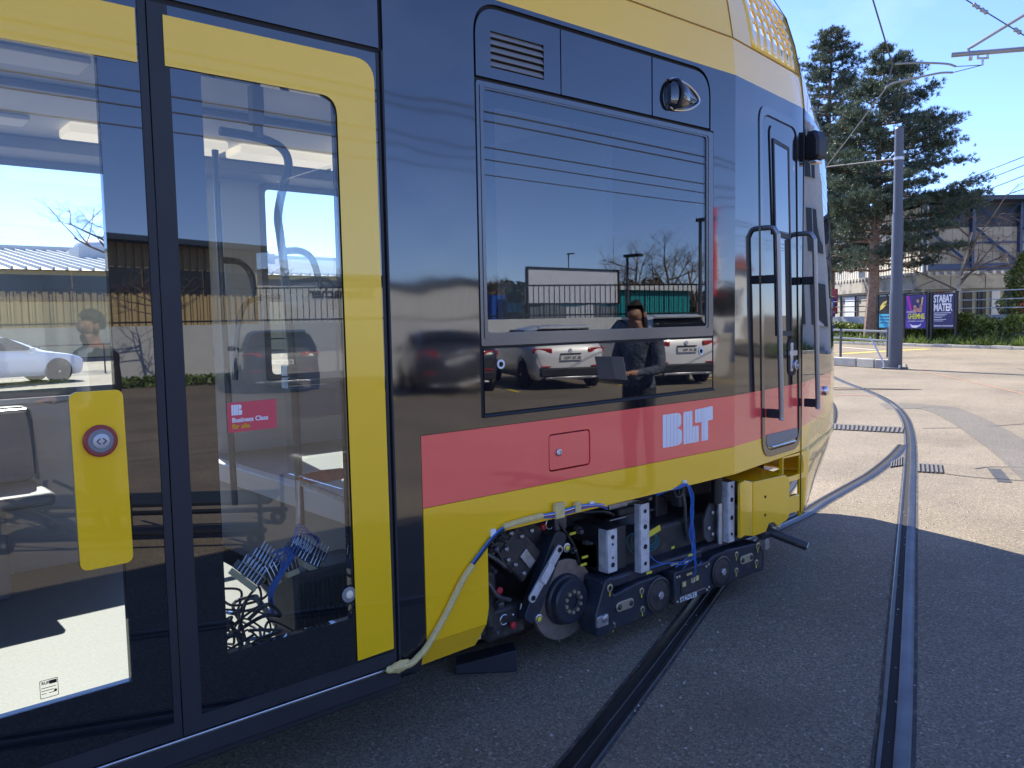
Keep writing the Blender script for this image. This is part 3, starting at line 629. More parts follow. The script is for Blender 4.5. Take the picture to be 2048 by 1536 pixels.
for (a, c, lit) in ((L2, C2, 1), (C2, R2, 0)):
    L_ = (c-a).length
    if lit:
        n_ = int(L_/0.32)
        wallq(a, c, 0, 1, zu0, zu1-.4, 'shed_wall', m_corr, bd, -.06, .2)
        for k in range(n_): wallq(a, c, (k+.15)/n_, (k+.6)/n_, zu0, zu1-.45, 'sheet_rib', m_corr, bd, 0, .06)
        for u in (.25, .55, .8): wallq(a, c, u, u+.05, zu0+.1, zu0+1.3, 'shed_window', m_dark, bd, .02, .06)
    else:
        zp1, zp0 = zat(1900, 455, 55.5), zat(1900, 528, 55.5)
        wallq(a, c, 0, 1, zp1, zu1-.3, 'shed_wall', m_roofd, bd, -.35, .2)  # recess below the eaves, its shadow painted in as dark colour
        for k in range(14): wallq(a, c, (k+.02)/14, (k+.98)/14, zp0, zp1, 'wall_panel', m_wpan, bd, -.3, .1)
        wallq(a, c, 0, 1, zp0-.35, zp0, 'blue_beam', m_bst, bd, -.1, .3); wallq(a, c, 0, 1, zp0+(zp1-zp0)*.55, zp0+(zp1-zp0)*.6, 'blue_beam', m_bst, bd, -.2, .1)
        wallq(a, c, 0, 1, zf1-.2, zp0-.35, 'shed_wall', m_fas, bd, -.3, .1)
        for u in (0.0, .335, .67, .985): wallq(a, c, u, u+.018, zu0, zu1-.2, 'blue_column', m_bst, bd, 0, .3)
        for u in (.02, .36, .69):
            p, q = face_pt(a, c, u, zp1-.1, 0), face_pt(a, c, u+.3, zp0, 0); MB().tube([p, q], .09, 5).build('diagonal_brace', m_bst, bd)
            p, q = face_pt(a, c, u, zu1-.3, 0), face_pt(a, c, u+.15, zp1+.2, 0); r_ = face_pt(a, c, u+.3, zu1-.3, 0); MB().tube([p, q, r_], .06, 5).build('roof_truss', m_bst, bd)
rb = MB(); ov = 1.2; d1 = (L2-C2).normalized(); d2 = (R2-C2).normalized(); e0 = C2-(d1+d2)*ov
rb.prism([(e0.x, e0.y), ((L2-d2*ov).x, (L2-d2*ov).y), ((L2+d2*30).x, (L2+d2*30).y), ((R2+d1*30).x, (R2+d1*30).y), ((R2-d1*ov).x, (R2-d1*ov).y)], lambda u, v, k: (u, v, zu1-.25+.25*k)); rb.build('shed_roof', m_roofd, bd)
rb = MB().prism([(C1.x, C1.y), (L1.x, L1.y), (L1.x+8, L1.y-2), (R1.x+4, R1.y+3), (R1.x, R1.y)], lambda u, v, k: (u, v, zf1-.12+.1*k)); rb.build('lower_roof', m_corr, bd)
# small sign left of the pine
ps = atD(1668, 600, 45.5); tsg = thing('round_sign', 'red and blue panel on the terrace left of the pine', 'sign', Vector((ps.x, ps.y, 0)))
s_, z_1 = Kp(1668, 578, 4.6); z_0 = Kp(1668, 628, 4.6)[1]
MB().obox(K(s_, 4.6, (z_0+z_1)/2), KU*.28, KN*.05, Vector((0, 0, (z_1-z_0)/2))).build('panel', m_redp, tsg)
MB().lathe(K(s_-.05, 4.5, (z_0+z_1)/2-.1), -KN, [(.3, 0), (.3, .03)], 24).build('disc', mat('sign_blue', (.03, .12, .5), .5), tsg)
MB().cyl(K(s_, 4.65, 0), K(s_, 4.65, z_0), .05, n=8).build('post', m_dkpost, tsg)

# ------------------------------------------------------------------ overhead line at the top right
m_wire = mat('overhead_wire', (0.10, 0.10, 0.11), 0.5, 0.5); m_gal = mat('galvanised_tube', (0.30, 0.31, 0.33), 0.45, 0.6, var=0.1)
mst = Vector((atD(2420, 600, 19).x, atD(2420, 600, 19).y, 0))
oh = thing('line_mast', 'galvanised cantilever arm of the overhead line at the top right corner', 'overhead line', mst)
A = lambda x, y, d=18: atD(x, y, d)
MB().cyl(mst, mst+Vector((0, 0, 9)), .14, .11, 20).build('mast', m_gal, oh)
def tomast(x, y, d, zoff): 
    p = A(x, y, d); return p
p0, p1_ = A(1903, 110), A(2048, 98); dd = (p1_-p0); MB().tube([p0, p0+dd*3.2], .045, 10).build('lower_tube', m_gal, oh)
q0, q1 = A(1938, 97), A(2048, 30); dd = (q1-q0); MB().tube([A(1938, 110), A(1937, 97), q0+dd*.05, q0+dd*3.0], .03, 8).build('stay_tube', m_gal, oh)
MB().ring(A(1938, 107)-Vector((0, 0, .07)), (p1_-p0), .046, .062, .06, 14).build('tube_clamp', m_steel, oh)
for x in (1956, 1975): MB().tube([A(x, 102), A(x, 117)], .022, 6).build('hanger_clamp', m_steel, oh)
MB().tube([A(1954, 117), A(1978, 116)], .02, 6).tube([A(1965, 117), A(1965, 130)], .025, 6).build('hanger_bar', m_steel, oh)
w_ = MB().tube([A(1965, 130), A(1912, 133)], .008, 5).tube([A(1965, 130), A(1906, 145)], .008, 5)
w_.build('steady_wire', m_wire, oh)
MB().tube(smooth_path([A(1912, 133), A(1895, 128), A(1860, 126), A(1820, 126), A(1790, 128)], 5), .02, 6).build('steady_arm', m_gal, oh)
MB().tube(smooth_path([A(1906, 145), A(1880, 146), A(1840, 154), A(1790, 165), A(1775, 172), A(1770, 177)], 5), .02, 6).build('steady_arm', m_gal, oh)
def wire(pts, label, r=.012, group='overhead wires'):
    o = MB().tube(pts, r, 5).build('overhead_wire', m_wire, None); tag(o, label, 'wire', group)
wire([A(1735, -40, 17), A(1746, 0, 17.3), A(1785, 130, 18), A(1772, 176, 18), A(1690, 285, 24), A(1655, 330, 30)], 'dark contact wire dropping from the top edge to the steady arms', .016)
ins = thing('insulator_wire', 'steel wire with insulators crossing the top right corner', 'wire', A(1985, 35))
MB().tube([A(1900, -20), A(2120, 115)], .012, 5).build('wire', m_wire, ins)
for x, y in ((1952, 12), (1968, 22), (2035, 62)): 
    d = (A(2120, 115)-A(1900, -20)).normalized(); p = A(x, y); MB().lathe(p-d*.08, d, [(.02, 0), (.045, .03), (.03, .08), (.045, .13), (.02, .16)], 12).build('insulator', m_gal, ins)
for i, (ya, yb_) in enumerate(((355, 313), (372, 330), (392, 352), (412, 380))):
    wire([atD(1880, ya+24, 60), atD(2110, yb_-24, 40)], ('topmost', 'second', 'third', 'lowest')[i]+' of the four thin wires above the works building', .02)
hp = (atD(2046, 312, 44), atD(2044, 384, 44)); 
# ------------------------------------------------------------------ the tram
FY = 4.8                                                 # plane of the far side
CY = 3.65                                                # tram centre line
tram = thing('tram', 'yellow, red and black tram with its bogie cover removed, standing in its own shadow', 'tram', (2.0, CY, 0.0))
XB = -5.0                                                # rear end of the modelled body
X1 = 3.72                                                # where the cab starts to taper
KZ = [(2.83, 1.0), (3.02, 0.985), (3.20, 0.957), (3.36, 0.92), (3.48, 0.87), (3.57, 0.80), (3.63, 0.68), (3.66, 0.45)]
def kz(z):
    if z <= 2.83: return 1.0
    for (a, ka), (b, kb) in zip(KZ, KZ[1:]):
        if z <= b: return ka+(kb-ka)*(z-a)/(b-a)
    return KZ[-1][1]

# --- near side wall, panel by panel (outer faces in the plane Y = TY)
W0, W1 = TY, TY+0.045
ZR1, ZR0, ZT = 1.175, 0.903, 2.83                        # red band top and bottom, top of the black
MB().box(1.597, 2.0, W0, W1, ZR1+0.002, ZT).build('black_side_panel', m_black, tram)
MB().box(1.597, 1.710, W0, W1, 0.385, ZR1+0.002).side([(1.597, 0.385), (1.710, 0.385), (1.682, 0.285), (1.597, 0.285)], W0+0.004, W1).build('black_side_panel', m_black, tram)
MB().box(2.0, 3.53, W0, W1, 2.815, ZT).box(3.53, X1, W0, W1, ZR1+0.002, ZT).box(2.0, 3.53, W0, W1, ZR1+0.002, 1.222).build('black_side_panel', m_black, tram)
# red band with a hatch opening
hx0, hx1, hz0, hz1 = 2.36, 2.614, 0.95, 1.111
red = MB().frame(rect(1.7125, X1, ZR0, ZR1, 0, 4), rect(hx0, hx1, hz0, hz1, 0.02, 4), W0, W1).build('red_side_band', m_red, tram)
ht = MB().side(rect(hx0+0.006, hx1-0.006, hz0+0.006, hz1-0.006, 0.016), W0+0.001, W1-0.01).build('hatch', m_red, tram, bev=0.002)
MB().side(rect(hx0-0.002, hx1+0.002, hz0-0.002, hz1+0.002, 0.02), W1-0.012, W1-0.006).build('hatch_shadow_gap', m_groove, ht)
MB().lathe((2.418, W0-0.004, 1.028), (0, -1, 0), [(0.0, -0.006), (0.015, -0.006), (0.015, 0.002), (0.010, 0.004), (0.009, 0.0), (0.0045, 0.0), (0.003, 0.002), (0.0, 0.002)][1:], 20).build('hatch_lock', m_alu, ht)
# yellow skirt with the wheel-arch cut-out
zc = 0.745
sk = rpoly([(1.714, ZR0-0.002), (1.714, 0.384), (2.004, 0.384), (2.018, 0.45), (2.018, 0.735), (2.12, zc), (X1, zc+0.008), (X1, ZR0-0.002)], [0.001, 0.001, 0.001, 0.05, 0.045, 0.001, 0.001, 0.001], 5)
MB().side(sk, W0, W1).build('yellow_side_skirt', m_yellow, tram)
b = MB(); fo = [(1.714, 0.383), (2.004, 0.383), (1.978, 0.290), (1.682, 0.285)]
b.add([(u, W0+(0.0 if v > .35 else 0.045), v) for u, v in fo]+[(u, W0+0.04+(0.0 if v > .35 else 0.045), v) for u, v in fo], [(0, 3, 2, 1), (4, 5, 6, 7), (0, 1, 5, 4), (1, 2, 6, 5), (2, 3, 7, 6), (3, 0, 4, 7)])
b.build('skirt_toe', m_yellow, tram)
MB().box(2.02, 4.3, 2.66, 4.6, 0.765, 0.80).build('underfloor_plate', m_mach, tram)
MB().box(1.60, 2.0, 2.60, 4.6, 0.33, 0.36).box(1.96, 2.0, 2.58, 4.7, 0.36, 0.78).build('wheel_arch_wall', m_mach, tram)

# --- trim strip above the cab window, its three flaps
so = rpoly([(2.0, 2.522), (3.505, 2.522), (3.505, 2.812), (2.0, 2.812)], [0.002, 0.002, 0.13, 0.13], 8)
si = rpoly([(2.0105, 2.5305), (3.4945, 2.5305), (3.4945, 2.794), (2.0105, 2.794)], [0.002, 0.002, 0.115, 0.115], 8)
# fill between strip and body corners
MB().frame(rpoly([(2.0, 2.522), (3.53, 2.522), (3.53, 2.815), (2.0, 2.815)], 0.001, 8), so, W0, W1).build('black_side_panel', m_black, tram)
MB().side(so, W0+0.016, W1).build('flap_recess', m_groove, tram)
vx0, vx1, vz0, vz1 = 2.085, 2.367, 2.572, 2.710
f1 = MB().frame(rpoly([(2.0105, 2.5305), (2.4605, 2.5305), (2.4605, 2.794), (2.0105, 2.794)], [.002, .002, .002, .115], 8), rpoly([(vx0, vz0), (vx1, vz0), (vx1, vz1), (vx0, vz1)], 0.001, 8), W0+0.001, W0+0.012).build('vent_flap', m_black, tram)
for k in range(5):
    z = vz0+0.008+k*0.0275
    MB().add([(vx0, W0+0.001, z), (vx1, W0+0.001, z), (vx1, W0+0.014, z+0.020), (vx0, W0+0.014, z+0.020), (vx0, W0+0.004, z-0.002), (vx1, W0+0.004, z-0.002), (vx1, W0+0.015, z+0.016), (vx0, W0+0.015, z+0.016)],
             [(0, 1, 2, 3), (4, 7, 6, 5), (0, 4, 5, 1), (3, 2, 6, 7), (0, 3, 7, 4), (1, 5, 6, 2)]).build('louvre_slat', m_grey, f1)
MB().side(rect(2.4665, 3.049, 2.5305, 2.794, 0.002), W0+0.001, W0+0.012).build('blank_flap', m_black, tram)
f3 = MB().side(rpoly([(3.0575, 2.5305), (3.4945, 2.5305), (3.4945, 2.794), (3.0575, 2.794)], [.002, .002, .115, .002], 8), W0+0.001, W0+0.012).build('camera_flap', m_black, tram)
# teardrop camera pod
b = MB()
for t, hw, hh, out in ((-0.075, .028, .050, .010), (-0.06, .035, .062, .045), (-0.03, .04, .066, .06), (0.0, .04, .062, .055), (0.05, .03, .047, .035), (0.10, .02, .025, .018), (0.14, .004, .006, .004)):
    n = 14
    b.v += [(3.255+t, W0-out*max(0.0, math.cos(2*math.pi*i/n/1.0 - math.pi))**0.7*1.0 if math.cos(2*math.pi*i/n-math.pi) > 0 else W0+0.002, 2.648+hh*math.sin(2*math.pi*i/n)) for i in range(n)]
for k in range(6):
    b.f += [(k*14+i, k*14+(i+1) % 14, (k+1)*14+(i+1) % 14, (k+1)*14+i) for i in range(14)]
b.f.append(tuple(range(14)))
b.build('camera_pod', m_blackglass, f3)
MB().tube(smooth_path([(3.17, W0-0.008, 2.712), (3.22, W0-0.006, 2.722), (3.33, W0-0.006, 2.705), (3.405, W0-0.006, 2.652), (3.33, W0-0.006, 2.60), (3.22, W0-0.006, 2.578), (3.175, W0-0.008, 2.585)], 6), 0.0055, 6).build('pod_bezel', m_alu, f3)
MB().tube(smooth_path([(3.196, W0-0.004, 2.715), (3.198, W0-0.045, 2.70), (3.20, W0-0.062, 2.648), (3.20, W0-0.045, 2.596), (3.20, W0-0.004, 2.580)], 5), 0.008, 8).build('pod_bar', m_rubber, f3)

# --- cab side window
wo = rect(2.006, 3.524, 1.497, 2.512, 0.012, 4); wi = rect(2.04, 3.468, 1.548, 2.484, 0.018, 4)
fr = MB().frame(wo, wi, W0-0.003, W1).build('cab_window', m_wframe, tram)
MB().frame(rect(2.022, 3.496, 1.525, 2.498, 0.012, 4), rect(2.030, 3.482, 1.537, 2.491, 0.016, 4), W0-0.006, W0-0.003).build('window_bead', m_wframe, fr)
MB().side(wi, W0+0.003, W0+0.009).build('window_pane', m_wglass, fr)
MB().frame(rect(2.0405, 3.4675, 1.5485, 2.4835, 0.018, 4), rect(2.105, 3.405, 1.60, 2.425, 0.01, 4), W0+0.0095, W0+0.0105).build('black_pane_border', m_groove, fr)
MB().box(2.0, 3.53, W0+0.002, W1, 2.512, 2.522).box(2.0, 2.006, W0+0.002, W1, 1.497, 2.512).box(3.524, 3.53, W0+0.002, W1, 1.222, 2.512).box(2.0, 3.524, W0+0.002, W1, 1.49, 1.497).box(2.0, 2.012, W0+0.002, W1, 1.222, 1.49).build('window_seal', m_groove, tram)
lw = MB().side(rect(2.019, 3.518, 1.232, 1.486, 0.006), W0-0.001, W0+0.02).build('lower_flap', m_blackglass, tram)
MB().frame(rect(2.012, 3.524, 1.222, 1.49, 0.006, 3), rect(2.0185, 3.5185, 1.2315, 1.4865, 0.006, 3), W0+0.004, W1).build('flap_seal', m_groove, lw)
MB().tube([(2.008, W0-0.004, 1.220), (2.6, W0-0.006, 1.2195), (3.1, W0-0.005, 1.2205), (3.53, W0-0.004, 1.2215)], 0.006, 6).build('flap_gasket', m_rubber, lw)
for lx in (2.104, 3.422):
    k = MB().lathe((lx, W0-0.001, 1.422), (0, -1, 0), [(0.019, 0), (0.019, 0.003), (0.016, 0.004), (0.015, 0.002), (0.011, 0.002)], 24).build('lock_ring', m_white, lw)
    MB().lathe((lx, W0-0.0032, 1.422), (0, -1, 0), [(0.0107, 0), (0.0107, 0.001)], 20).box(lx-0.004, lx+0.004, W0-0.008, W0-0.004, 1.4165, 1.4275).build('lock_core', m_groove, k)

# --- striped lettering on the red band
yl = W0-0.0015
def film(name, polys, parent, m=m_white, y=None):
    b = MB()
    for p in polys: b.side(p, (y or yl), (y or yl)+0.0013)
    return b.build(name, m, parent, smooth=False)
zb, zt = 0.9645, 1.126
def st(x0, x1, z0=zb, z1=zt, rl=0.001, rr=0.001): return rpoly([(x0, z0), (x1, z0), (x1, z1), (x0, z1)], [rl, rr, rr, rl], 3)
B = [st(3.119, 3.1475, rl=.008), st(3.150, 3.176), st(3.1785, 3.203), st(3.2055, 3.229, zb, zt)]
B += [rpoly([(3.2315, 1.0515), (3.244, 1.056), (3.262, 1.065), (3.262, zt-0.008), (3.2315, zt)], [.001, .004, .012, .02, .001], 4), rpoly([(3.2315, zb), (3.268, zb+0.008), (3.268, 1.036), (3.248, 1.046), (3.2315, 1.05)], [.001, .022, .014, .004, .001], 4)]
film('letter', B, red)
film('letter', [st(3.280, 3.302, rl=.008), st(3.3045, 3.3275), st(3.330, 3.352, rr=.006), st(3.3545, 3.378, zb, 1.047), st(3.3805, 3.405, zb, 1.047, rr=.008)], red)
film('letter', [st(3.374, 3.397, 1.062, 1.130, rl=.008), st(3.3995, 3.426, 1.062, 1.131), rpoly([(3.4285, zb), (3.447, zb), (3.447, 1.132), (3.4285, 1.132)], 0.001, 2), rpoly([(3.4495, zb), (3.483, zb), (3.483, 1.064), (3.524, 1.066), (3.524, 1.136), (3.4495, 1.133)], [.001, .008, .002, .008, .008, .001], 3)], red)

# --- doors
DG = 0.8065                                              # gap between the two leaves
def door_leaf(x0, x1, gx0, gx1, right):
    d = thing_part('door', x0, x1)
    return d
MB().box(XB, 1.579, W0, W1, 2.545, ZT).build('door_header', m_black, tram)
MB().box(1.579, 1.597, W0+0.012, W1, 0.285, ZT).box(XB, 1.579, W0+0.010, W1, 2.528, 2.545).build('door_seal', m_groove, tram)
MB().box(1.5885, 1.5955, W0-0.002, W0+0.012, 0.30, 2.54).build('door_pillar_strip', m_rubber, tram)
D0, D1 = W0+0.004, W0+0.034
z0g, z1g, zd0, zd1 = 0.562, 2.352, 0.345, 2.527
# right leaf
dr = MB().box(0.957, 1.579, D0, D1, zd0+0.05, z0g).box(0.866, 0.957, D0, D1, zd0+0.05, zd1).box(1.404, 1.579, D0, D1, z0g, z1g).box(0.957, 1.579, D0, D1, z1g, zd1).build('door', m_blackglass, tram)
dr['label'] = 'right door leaf with yellow corner frame'
MB().side(rect(0.957, 1.404, z0g, z1g, 0.001), D0+0.0005, D0+0.0065).build('door_pane', m_tglass, dr)
# black corner fillets of the pane
MB().side(rpoly([(1.404, 2.352), (1.35, 2.352), (1.392, 2.336), (1.404, 2.29)], .001, 3), D0+0.008, D0+0.010).build('pane_corner', m_groove, dr)
MB().box(0.8085, 0.866, D0-0.004, D1, zd0, zd1).box(0.866, 1.579, D0-0.003, D1, zd0, zd0+0.05).box(1.5695, 1.579, D0-0.002, D0, zd0+0.05, zd1).build('door_edge_rubber', m_rubber, dr)
yo = rpoly([(0.852, 2.352), (1.346, 2.352), (1.408, 2.352), (1.416, 0.405), (1.566, 0.408), (1.556, 2.496), (0.852, 2.496)], [.001, .001, .062, .001, .001, .075, .001], 7)
MB().side(yo, D0-0.0065, D0-0.0045).build('yellow_film_frame', m_yfilm, dr)
b = MB().lathe((1.392, D0-0.0005, 0.650), (0, -1, 0), [(0.027, 0), (0.027, 0.004), (0.018, 0.006), (0.015, 0.003)], 28).build('sensor_ring', m_grey, dr)
MB().ball((1.394, D0-0.004, 0.650), 0.0145, 0.006, 0.0155, 16, 8).build('sensor_lens', mat('cream_lens', (0.8, 0.72, 0.55), 0.3), b)
# left leaf
dl = MB().box(0.0, 0.786, D0, D1, zd0+0.05, z0g).box(0.670, 0.786, D0, D1, z0g, zd1).box(0.0, 0.670, D0, D1, z1g, zd1).box(0.0, 0.12, D0, D1, z0g, z1g).build('door', m_blackglass, tram)
dl['label'] = 'left door leaf with the push button'
MB().side(rpoly([(0.12, z0g), (0.67, z0g), (0.67, z1g), (0.12, z1g)], 0.001, 2), D0+0.0005, D0+0.0065).build('door_pane', m_tglass, dl)
MB().box(0.782, 0.8045, D0-0.004, D1, zd0, zd1).box(0.0, 0.782, D0-0.003, D1, zd0, zd0+0.05).box(-0.02, 0.0, D0-0.004, D1, zd0, zd1).build('door_edge_rubber', m_rubber, dl)
MB().side(rect(0.03, 0.776, 2.348, 2.498, 0.001), D0-0.0045, D0-0.002).build('yellow_film_frame', m_yfilm, dl)
bp = MB().side(rpoly([(0.548, 1.421), (0.551, 0.916), (0.692, 0.916), (0.688, 1.421)], 0.024, 6), D0-0.006, D0).build('button_panel', m_yfilm, dl, bev=0.0015)
bc = (0.620, D0-0.006, 1.280)
bt = MB().lathe(bc, (0, -1, 0), [(0.045, 0), (0.045, 0.010), (0.041, 0.013), (0.034, 0.013), (0.034, 0.004)], 40).build('button_ring', mat('button_red', (0.30, 0.045, 0.04), 0.45), bp)
MB().lathe(bc, (0, -1, 0), [(0.0338, 0), (0.0338, 0.0125), (0.030, 0.015), (0.022, 0.014)], 40).build('button_collar', m_grey, bt)
MB().lathe(bc, (0, -1, 0), [(0.0218, 0), (0.0218, 0.017), (0.018, 0.0185)], 36).build('button_face', mat('button_silver', (0.46, 0.47, 0.50), 0.35, 0.3), bt)
b = MB()
for s in (-1, 1):
    for dz in (-1, 1):
        p = Vector((bc[0]+s*0.0125, bc[1]-0.019, bc[2])); q = Vector((bc[0]+s*0.0035, bc[1]-0.019, bc[2]+dz*0.008))
        b.tube([p, q], 0.0014, 6)
b.build('button_arrows', m_groove, bt)
# red sticker on the right pane
stk = MB().side(rpoly([(0.990, 1.262), (1.1525, 1.263), (1.1525, 1.3565), (0.990, 1.3565)], 0.004, 3), D0-0.001, D0+0.0003).build('sticker', mat('sticker_red', (0.66, 0.07, 0.10), 0.35), dr)
ys = D0-0.002
mk = [rect(1.0035+0.0075*k, 1.0100+0.0075*k, 1.3155, 1.3485, 0.001, 2) for k in range(3)] + [rpoly([(1.0265, 1.333), (1.036, 1.335), (1.036, 1.3485), (1.0265, 1.3485)], [.001, .004, .006, .001], 3), rpoly([(1.0265, 1.3155), (1.0375, 1.3155), (1.0375, 1.331), (1.0265, 1.3325)], [.001, .006, .004, .001], 3)]
b = MB()
for p in mk: b.side(p, ys, ys+0.0009)
b.build('sticker_emblem', m_white, stk, smooth=False)
text_obj('sticker_text', 'Business Class', 0.0205, m_white, stk, (1.0035, ys, 1.2935), (1, 0, 0), (0, 0, 1), bold=0.0006, depth=0.0004)
text_obj('sticker_text', 'für alle.', 0.0205, mat('sticker_gold', (0.75, 0.42, 0.02), 0.4), stk, (1.0035, ys, 1.2735), (1, 0, 0), (0, 0, 1), bold=0.0006, depth=0.0004)
# small data plate low on the left pane
pl = MB().frame(rect(0.4335, 0.479, 0.583, 0.634, 0.004, 3), rect(0.4348, 0.4777, 0.5843, 0.6327, 0.004, 3), D0-0.0006, D0+0.0002).side(rect(0.457, 0.476, 0.620, 0.630, 0.001), D0-0.0006, D0+0.0002).build('data_sticker', m_groove, dl, smooth=False)
text_obj('data_text', 'RUF', 0.011, m_groove, pl, (0.438, D0-0.0008, 0.622), (1, 0, 0), (0, 0, 1), bold=0.0004, depth=0.0002)
b = MB()
for i, (a, w) in enumerate(((0.437, 0.036), (0.437, 0.030), (0.437, 0.012), (0.455, 0.016))):
    b.box(a, a+w, D0-0.0006, D0+0.0002, 0.611-0.008*min(i, 2), 0.6125-0.008*min(i, 2))
b.lathe((0.4715, D0, 0.599), (0, -1, 0), [(0.004, 0), (0.004, 0.0006)], 12).build('data_lines', m_groove, pl, smooth=False)
# threshold, step and the sill skirt below the doors
MB().box(XB, 1.56, W0-0.004, W0+0.06, 0.331, 0.341).build('threshold_strip', m_alu, tram, bev=0.003)
MB().box(XB, 1.60, W0+0.004, W0+0.05, 0.262, 0.330).box(XB, 1.60, W0+0.03, W0+0.2, 0.23, 0.262).build('sill_skirt', m_rubber, tram, bev=0.006)
# door gaps to the left of the doors: side wall of the next section
MB().box(XB, -0.02, W0, W1, 0.285, 1.175).box(XB, -3.6, W0, W1, 1.175, 2.528).box(-0.4, -0.02, W0, W1, 1.175, 2.528).build('black_side_panel', m_black, tram)
MB().box(-3.6, -0.4, W0+0.004, W0+0.012, 1.175, 2.528).build('saloon_window', m_tglass, tram)

# --- roof of the straight body
def roof_prof(near=True):
    return [(CY-(CY-TY)*kz(z), z) for z, _ in KZ]
pr = [(CY-(CY-TY)*k, z) for z, k in KZ]; pr = pr + [(2*CY-y, z) for y, z in reversed(pr)]
def sweep(x0, x1, prof, t=0.03):
    b = MB(); n = len(prof)
    for x in (x0, x1): b.v += [(x, y, z) for y, z in prof]+[(x, CY+(y-CY)*0.96, z-t) for y, z in prof]
    m = 2*n
    for i in range(n-1): b.f += [(i, i+1, m+i+1, m+i), (n+i, m+n+i, m+n+i+1, n+i+1)]
    b.f += [(0, m, m+n, n), (n-1, 2*n-1, m+2*n-1, m+n-1)]
    for o in (0, m):
        for i in range(n-1): b.f.append((o+i, o+n+i, o+n+i+1, o+i+1))
    return b
sweep(XB, X1, pr).build('roof', m_yellow, tram)
# seams of the roof cover
def kpt(x, y, z, out=0.0): k = kz(z)+out; return (X1+(x-X1)*k if x > X1 else x, CY+(y-CY)*k, z)
MB().tube([kpt(x, TY, 3.02, 0.0005) for x in (-5, 0, 2, X1)], 0.004, 6).build('roof_seam', mat('seam_brown', (0.30, 0.17, 0.03), 0.6), tram)
# --- interior
ZFL, ZCL = 0.36, 2.50
m_floor = mat('speckled_floor', (0.145, 0.145, 0.138), 0.5, var=0.28, vscale=140, ior=1.45)
MB().box(XB, 1.75, 2.56, 4.75, 0.30, ZFL).build('floor', m_floor, tram)
MB().box(XB, 2.85, 2.56, 4.76, ZCL, 2.53).build('ceiling', m_lgrey, tram)
MB().box(1.75, 2.85, 2.56, 4.75, 0.80, 0.84).box(1.72, 1.75, 2.56, 4.75, 0.36, 0.80).build('podium', m_grey, tram)
MB().box(1.70, 1.765, 2.56, 4.75, 0.74, 0.842).build('podium_edge', m_lgrey, tram, bev=0.006)
MB().box(2.80, 2.84, 2.56, 4.75, 0.84, ZCL).build('cab_partition', m_grey, tram)
MB().box(XB, XB+0.03, 2.5, 4.8, 0.28, 2.83).build('end_bulkhead', m_grey, tram)
# far wall: below and above the windows, pillars
F0, F1 = FY-0.05, FY
fw = MB().box(XB, 1.33, F0, F1, 0.285, 1.27).box(1.33, 1.79, F0, F1, 0.285, 0.50).box(1.79, X1, F0, F1, 0.285, 1.27).box(XB, X1, F0, F1, 2.42, ZT)
for a, c in ((XB, -3.2), (-1.7, -1.55), (1.79, 2.15), (2.70, X1)): fw.box(a, c, F0, F1, 1.27, 2.42)
fw.build('far_side_wall', m_lgrey, tram)
for a, c in ((-3.2, -1.7), (-1.55, 1.79), (2.15, 2.70)):
    if a == -1.55: MB().box(1.33, 1.79, F0+0.02, F0+0.028, 0.50, 1.268).build('far_door_pane', m_cglass, tram)
    p = MB().box(a, c, F0+0.02, F0+0.028, 1.27, 2.42).build('far_window', m_cglass, tram)
    MB().frame(rect(a-0.02, c+0.02, 1.25, 2.44, 0.03, 3), rect(a+0.015, c-0.015, 1.29, 2.405, 0.03, 3), F0-0.012, F0).build('far_window_frame', m_grey, p)
    MB().box(a-0.02, c+0.02, F0-0.06, F0-0.012, 1.225, 1.25).build('far_window_sill', m_lgrey, p)
# ceiling lights, ducts and rails
m_lamp = mat('lit_lamp', (0.9, 0.85, 0.7), 0.4, emit=((1.0, 0.86, 0.62), 0.2))
for x0, x1 in ((0.95, 1.66), (1.72, 2.30)):
    MB().box(x0, x1, 4.02, 4.22, ZCL-0.045, ZCL-0.002).build('lamp_strip', m_lamp, tram, bev=0.01)
for x0 in (-2.2, -0.7, 0.25):
    MB().box(x0, x0+0.55, 3.05, 3.22, ZCL-0.02, ZCL-0.002).box(x0, x0+0.55, 4.02, 4.18, ZCL-0.02, ZCL-0.002).build('ceiling_panel', m_white, tram, bev=0.005)
MB().box(XB, 2.79, 4.45, 4.74, 2.44, 2.499).box(XB, 2.79, 3.45, 3.52, 2.47, 2.499).build('ceiling_duct', m_grey, tram, bev=0.01)
PY = 3.05
def P3(px, py, Y=PY): return atY(px, py, Y)
gp = MB().tube(smooth_path([P3(602, 1050), P3(590, 800), P3(577, 640), P3(569, 540), P3(560, 470), P3(556, 430), P3(566, 375), P3(577, 335), P3(570, 305), P3(545, 285), P3(500, 272), P3(440, 262)], 6), 0.0165, 10).build('grab_pole', m_pole, tram)
MB().tube([P3(517, 276), P3(512, 212)], 0.02, 10).box(P3(512, 212).x-0.022, P3(512, 212).x+0.022, PY-0.022, PY+0.022, P3(512, 250).z, ZCL).build('pole_clamp', m_grey, gp)
MB().tube(smooth_path([P3(572, 502), P3(600, 502), P3(622, 515), P3(634, 545), P3(640, 580)], 6), 0.014, 8).build('grab_loop', m_pole, tram)
MB().tube(smooth_path([P3(570, 568), P3(610, 562), P3(650, 560), P3(664, 575), P3(668, 620)], 6), 0.012, 8).build('grab_loop', m_pole, tram)
MB().tube(smooth_path([P3(445, 520, 3.9), P3(480, 525, 3.9), P3(500, 545, 3.9), P3(508, 580, 3.9), P3(510, 640, 3.9)], 6), 0.016, 8).build('grab_loop', m_pole, tram)
MB().tube(smooth_path([P3(470, 760, 3.6), P3(475, 660, 3.6), P3(490, 610, 3.6), P3(520, 596, 3.6), P3(560, 594, 3.6)], 6), 0.014, 8).build('grab_loop', m_pole, tram)
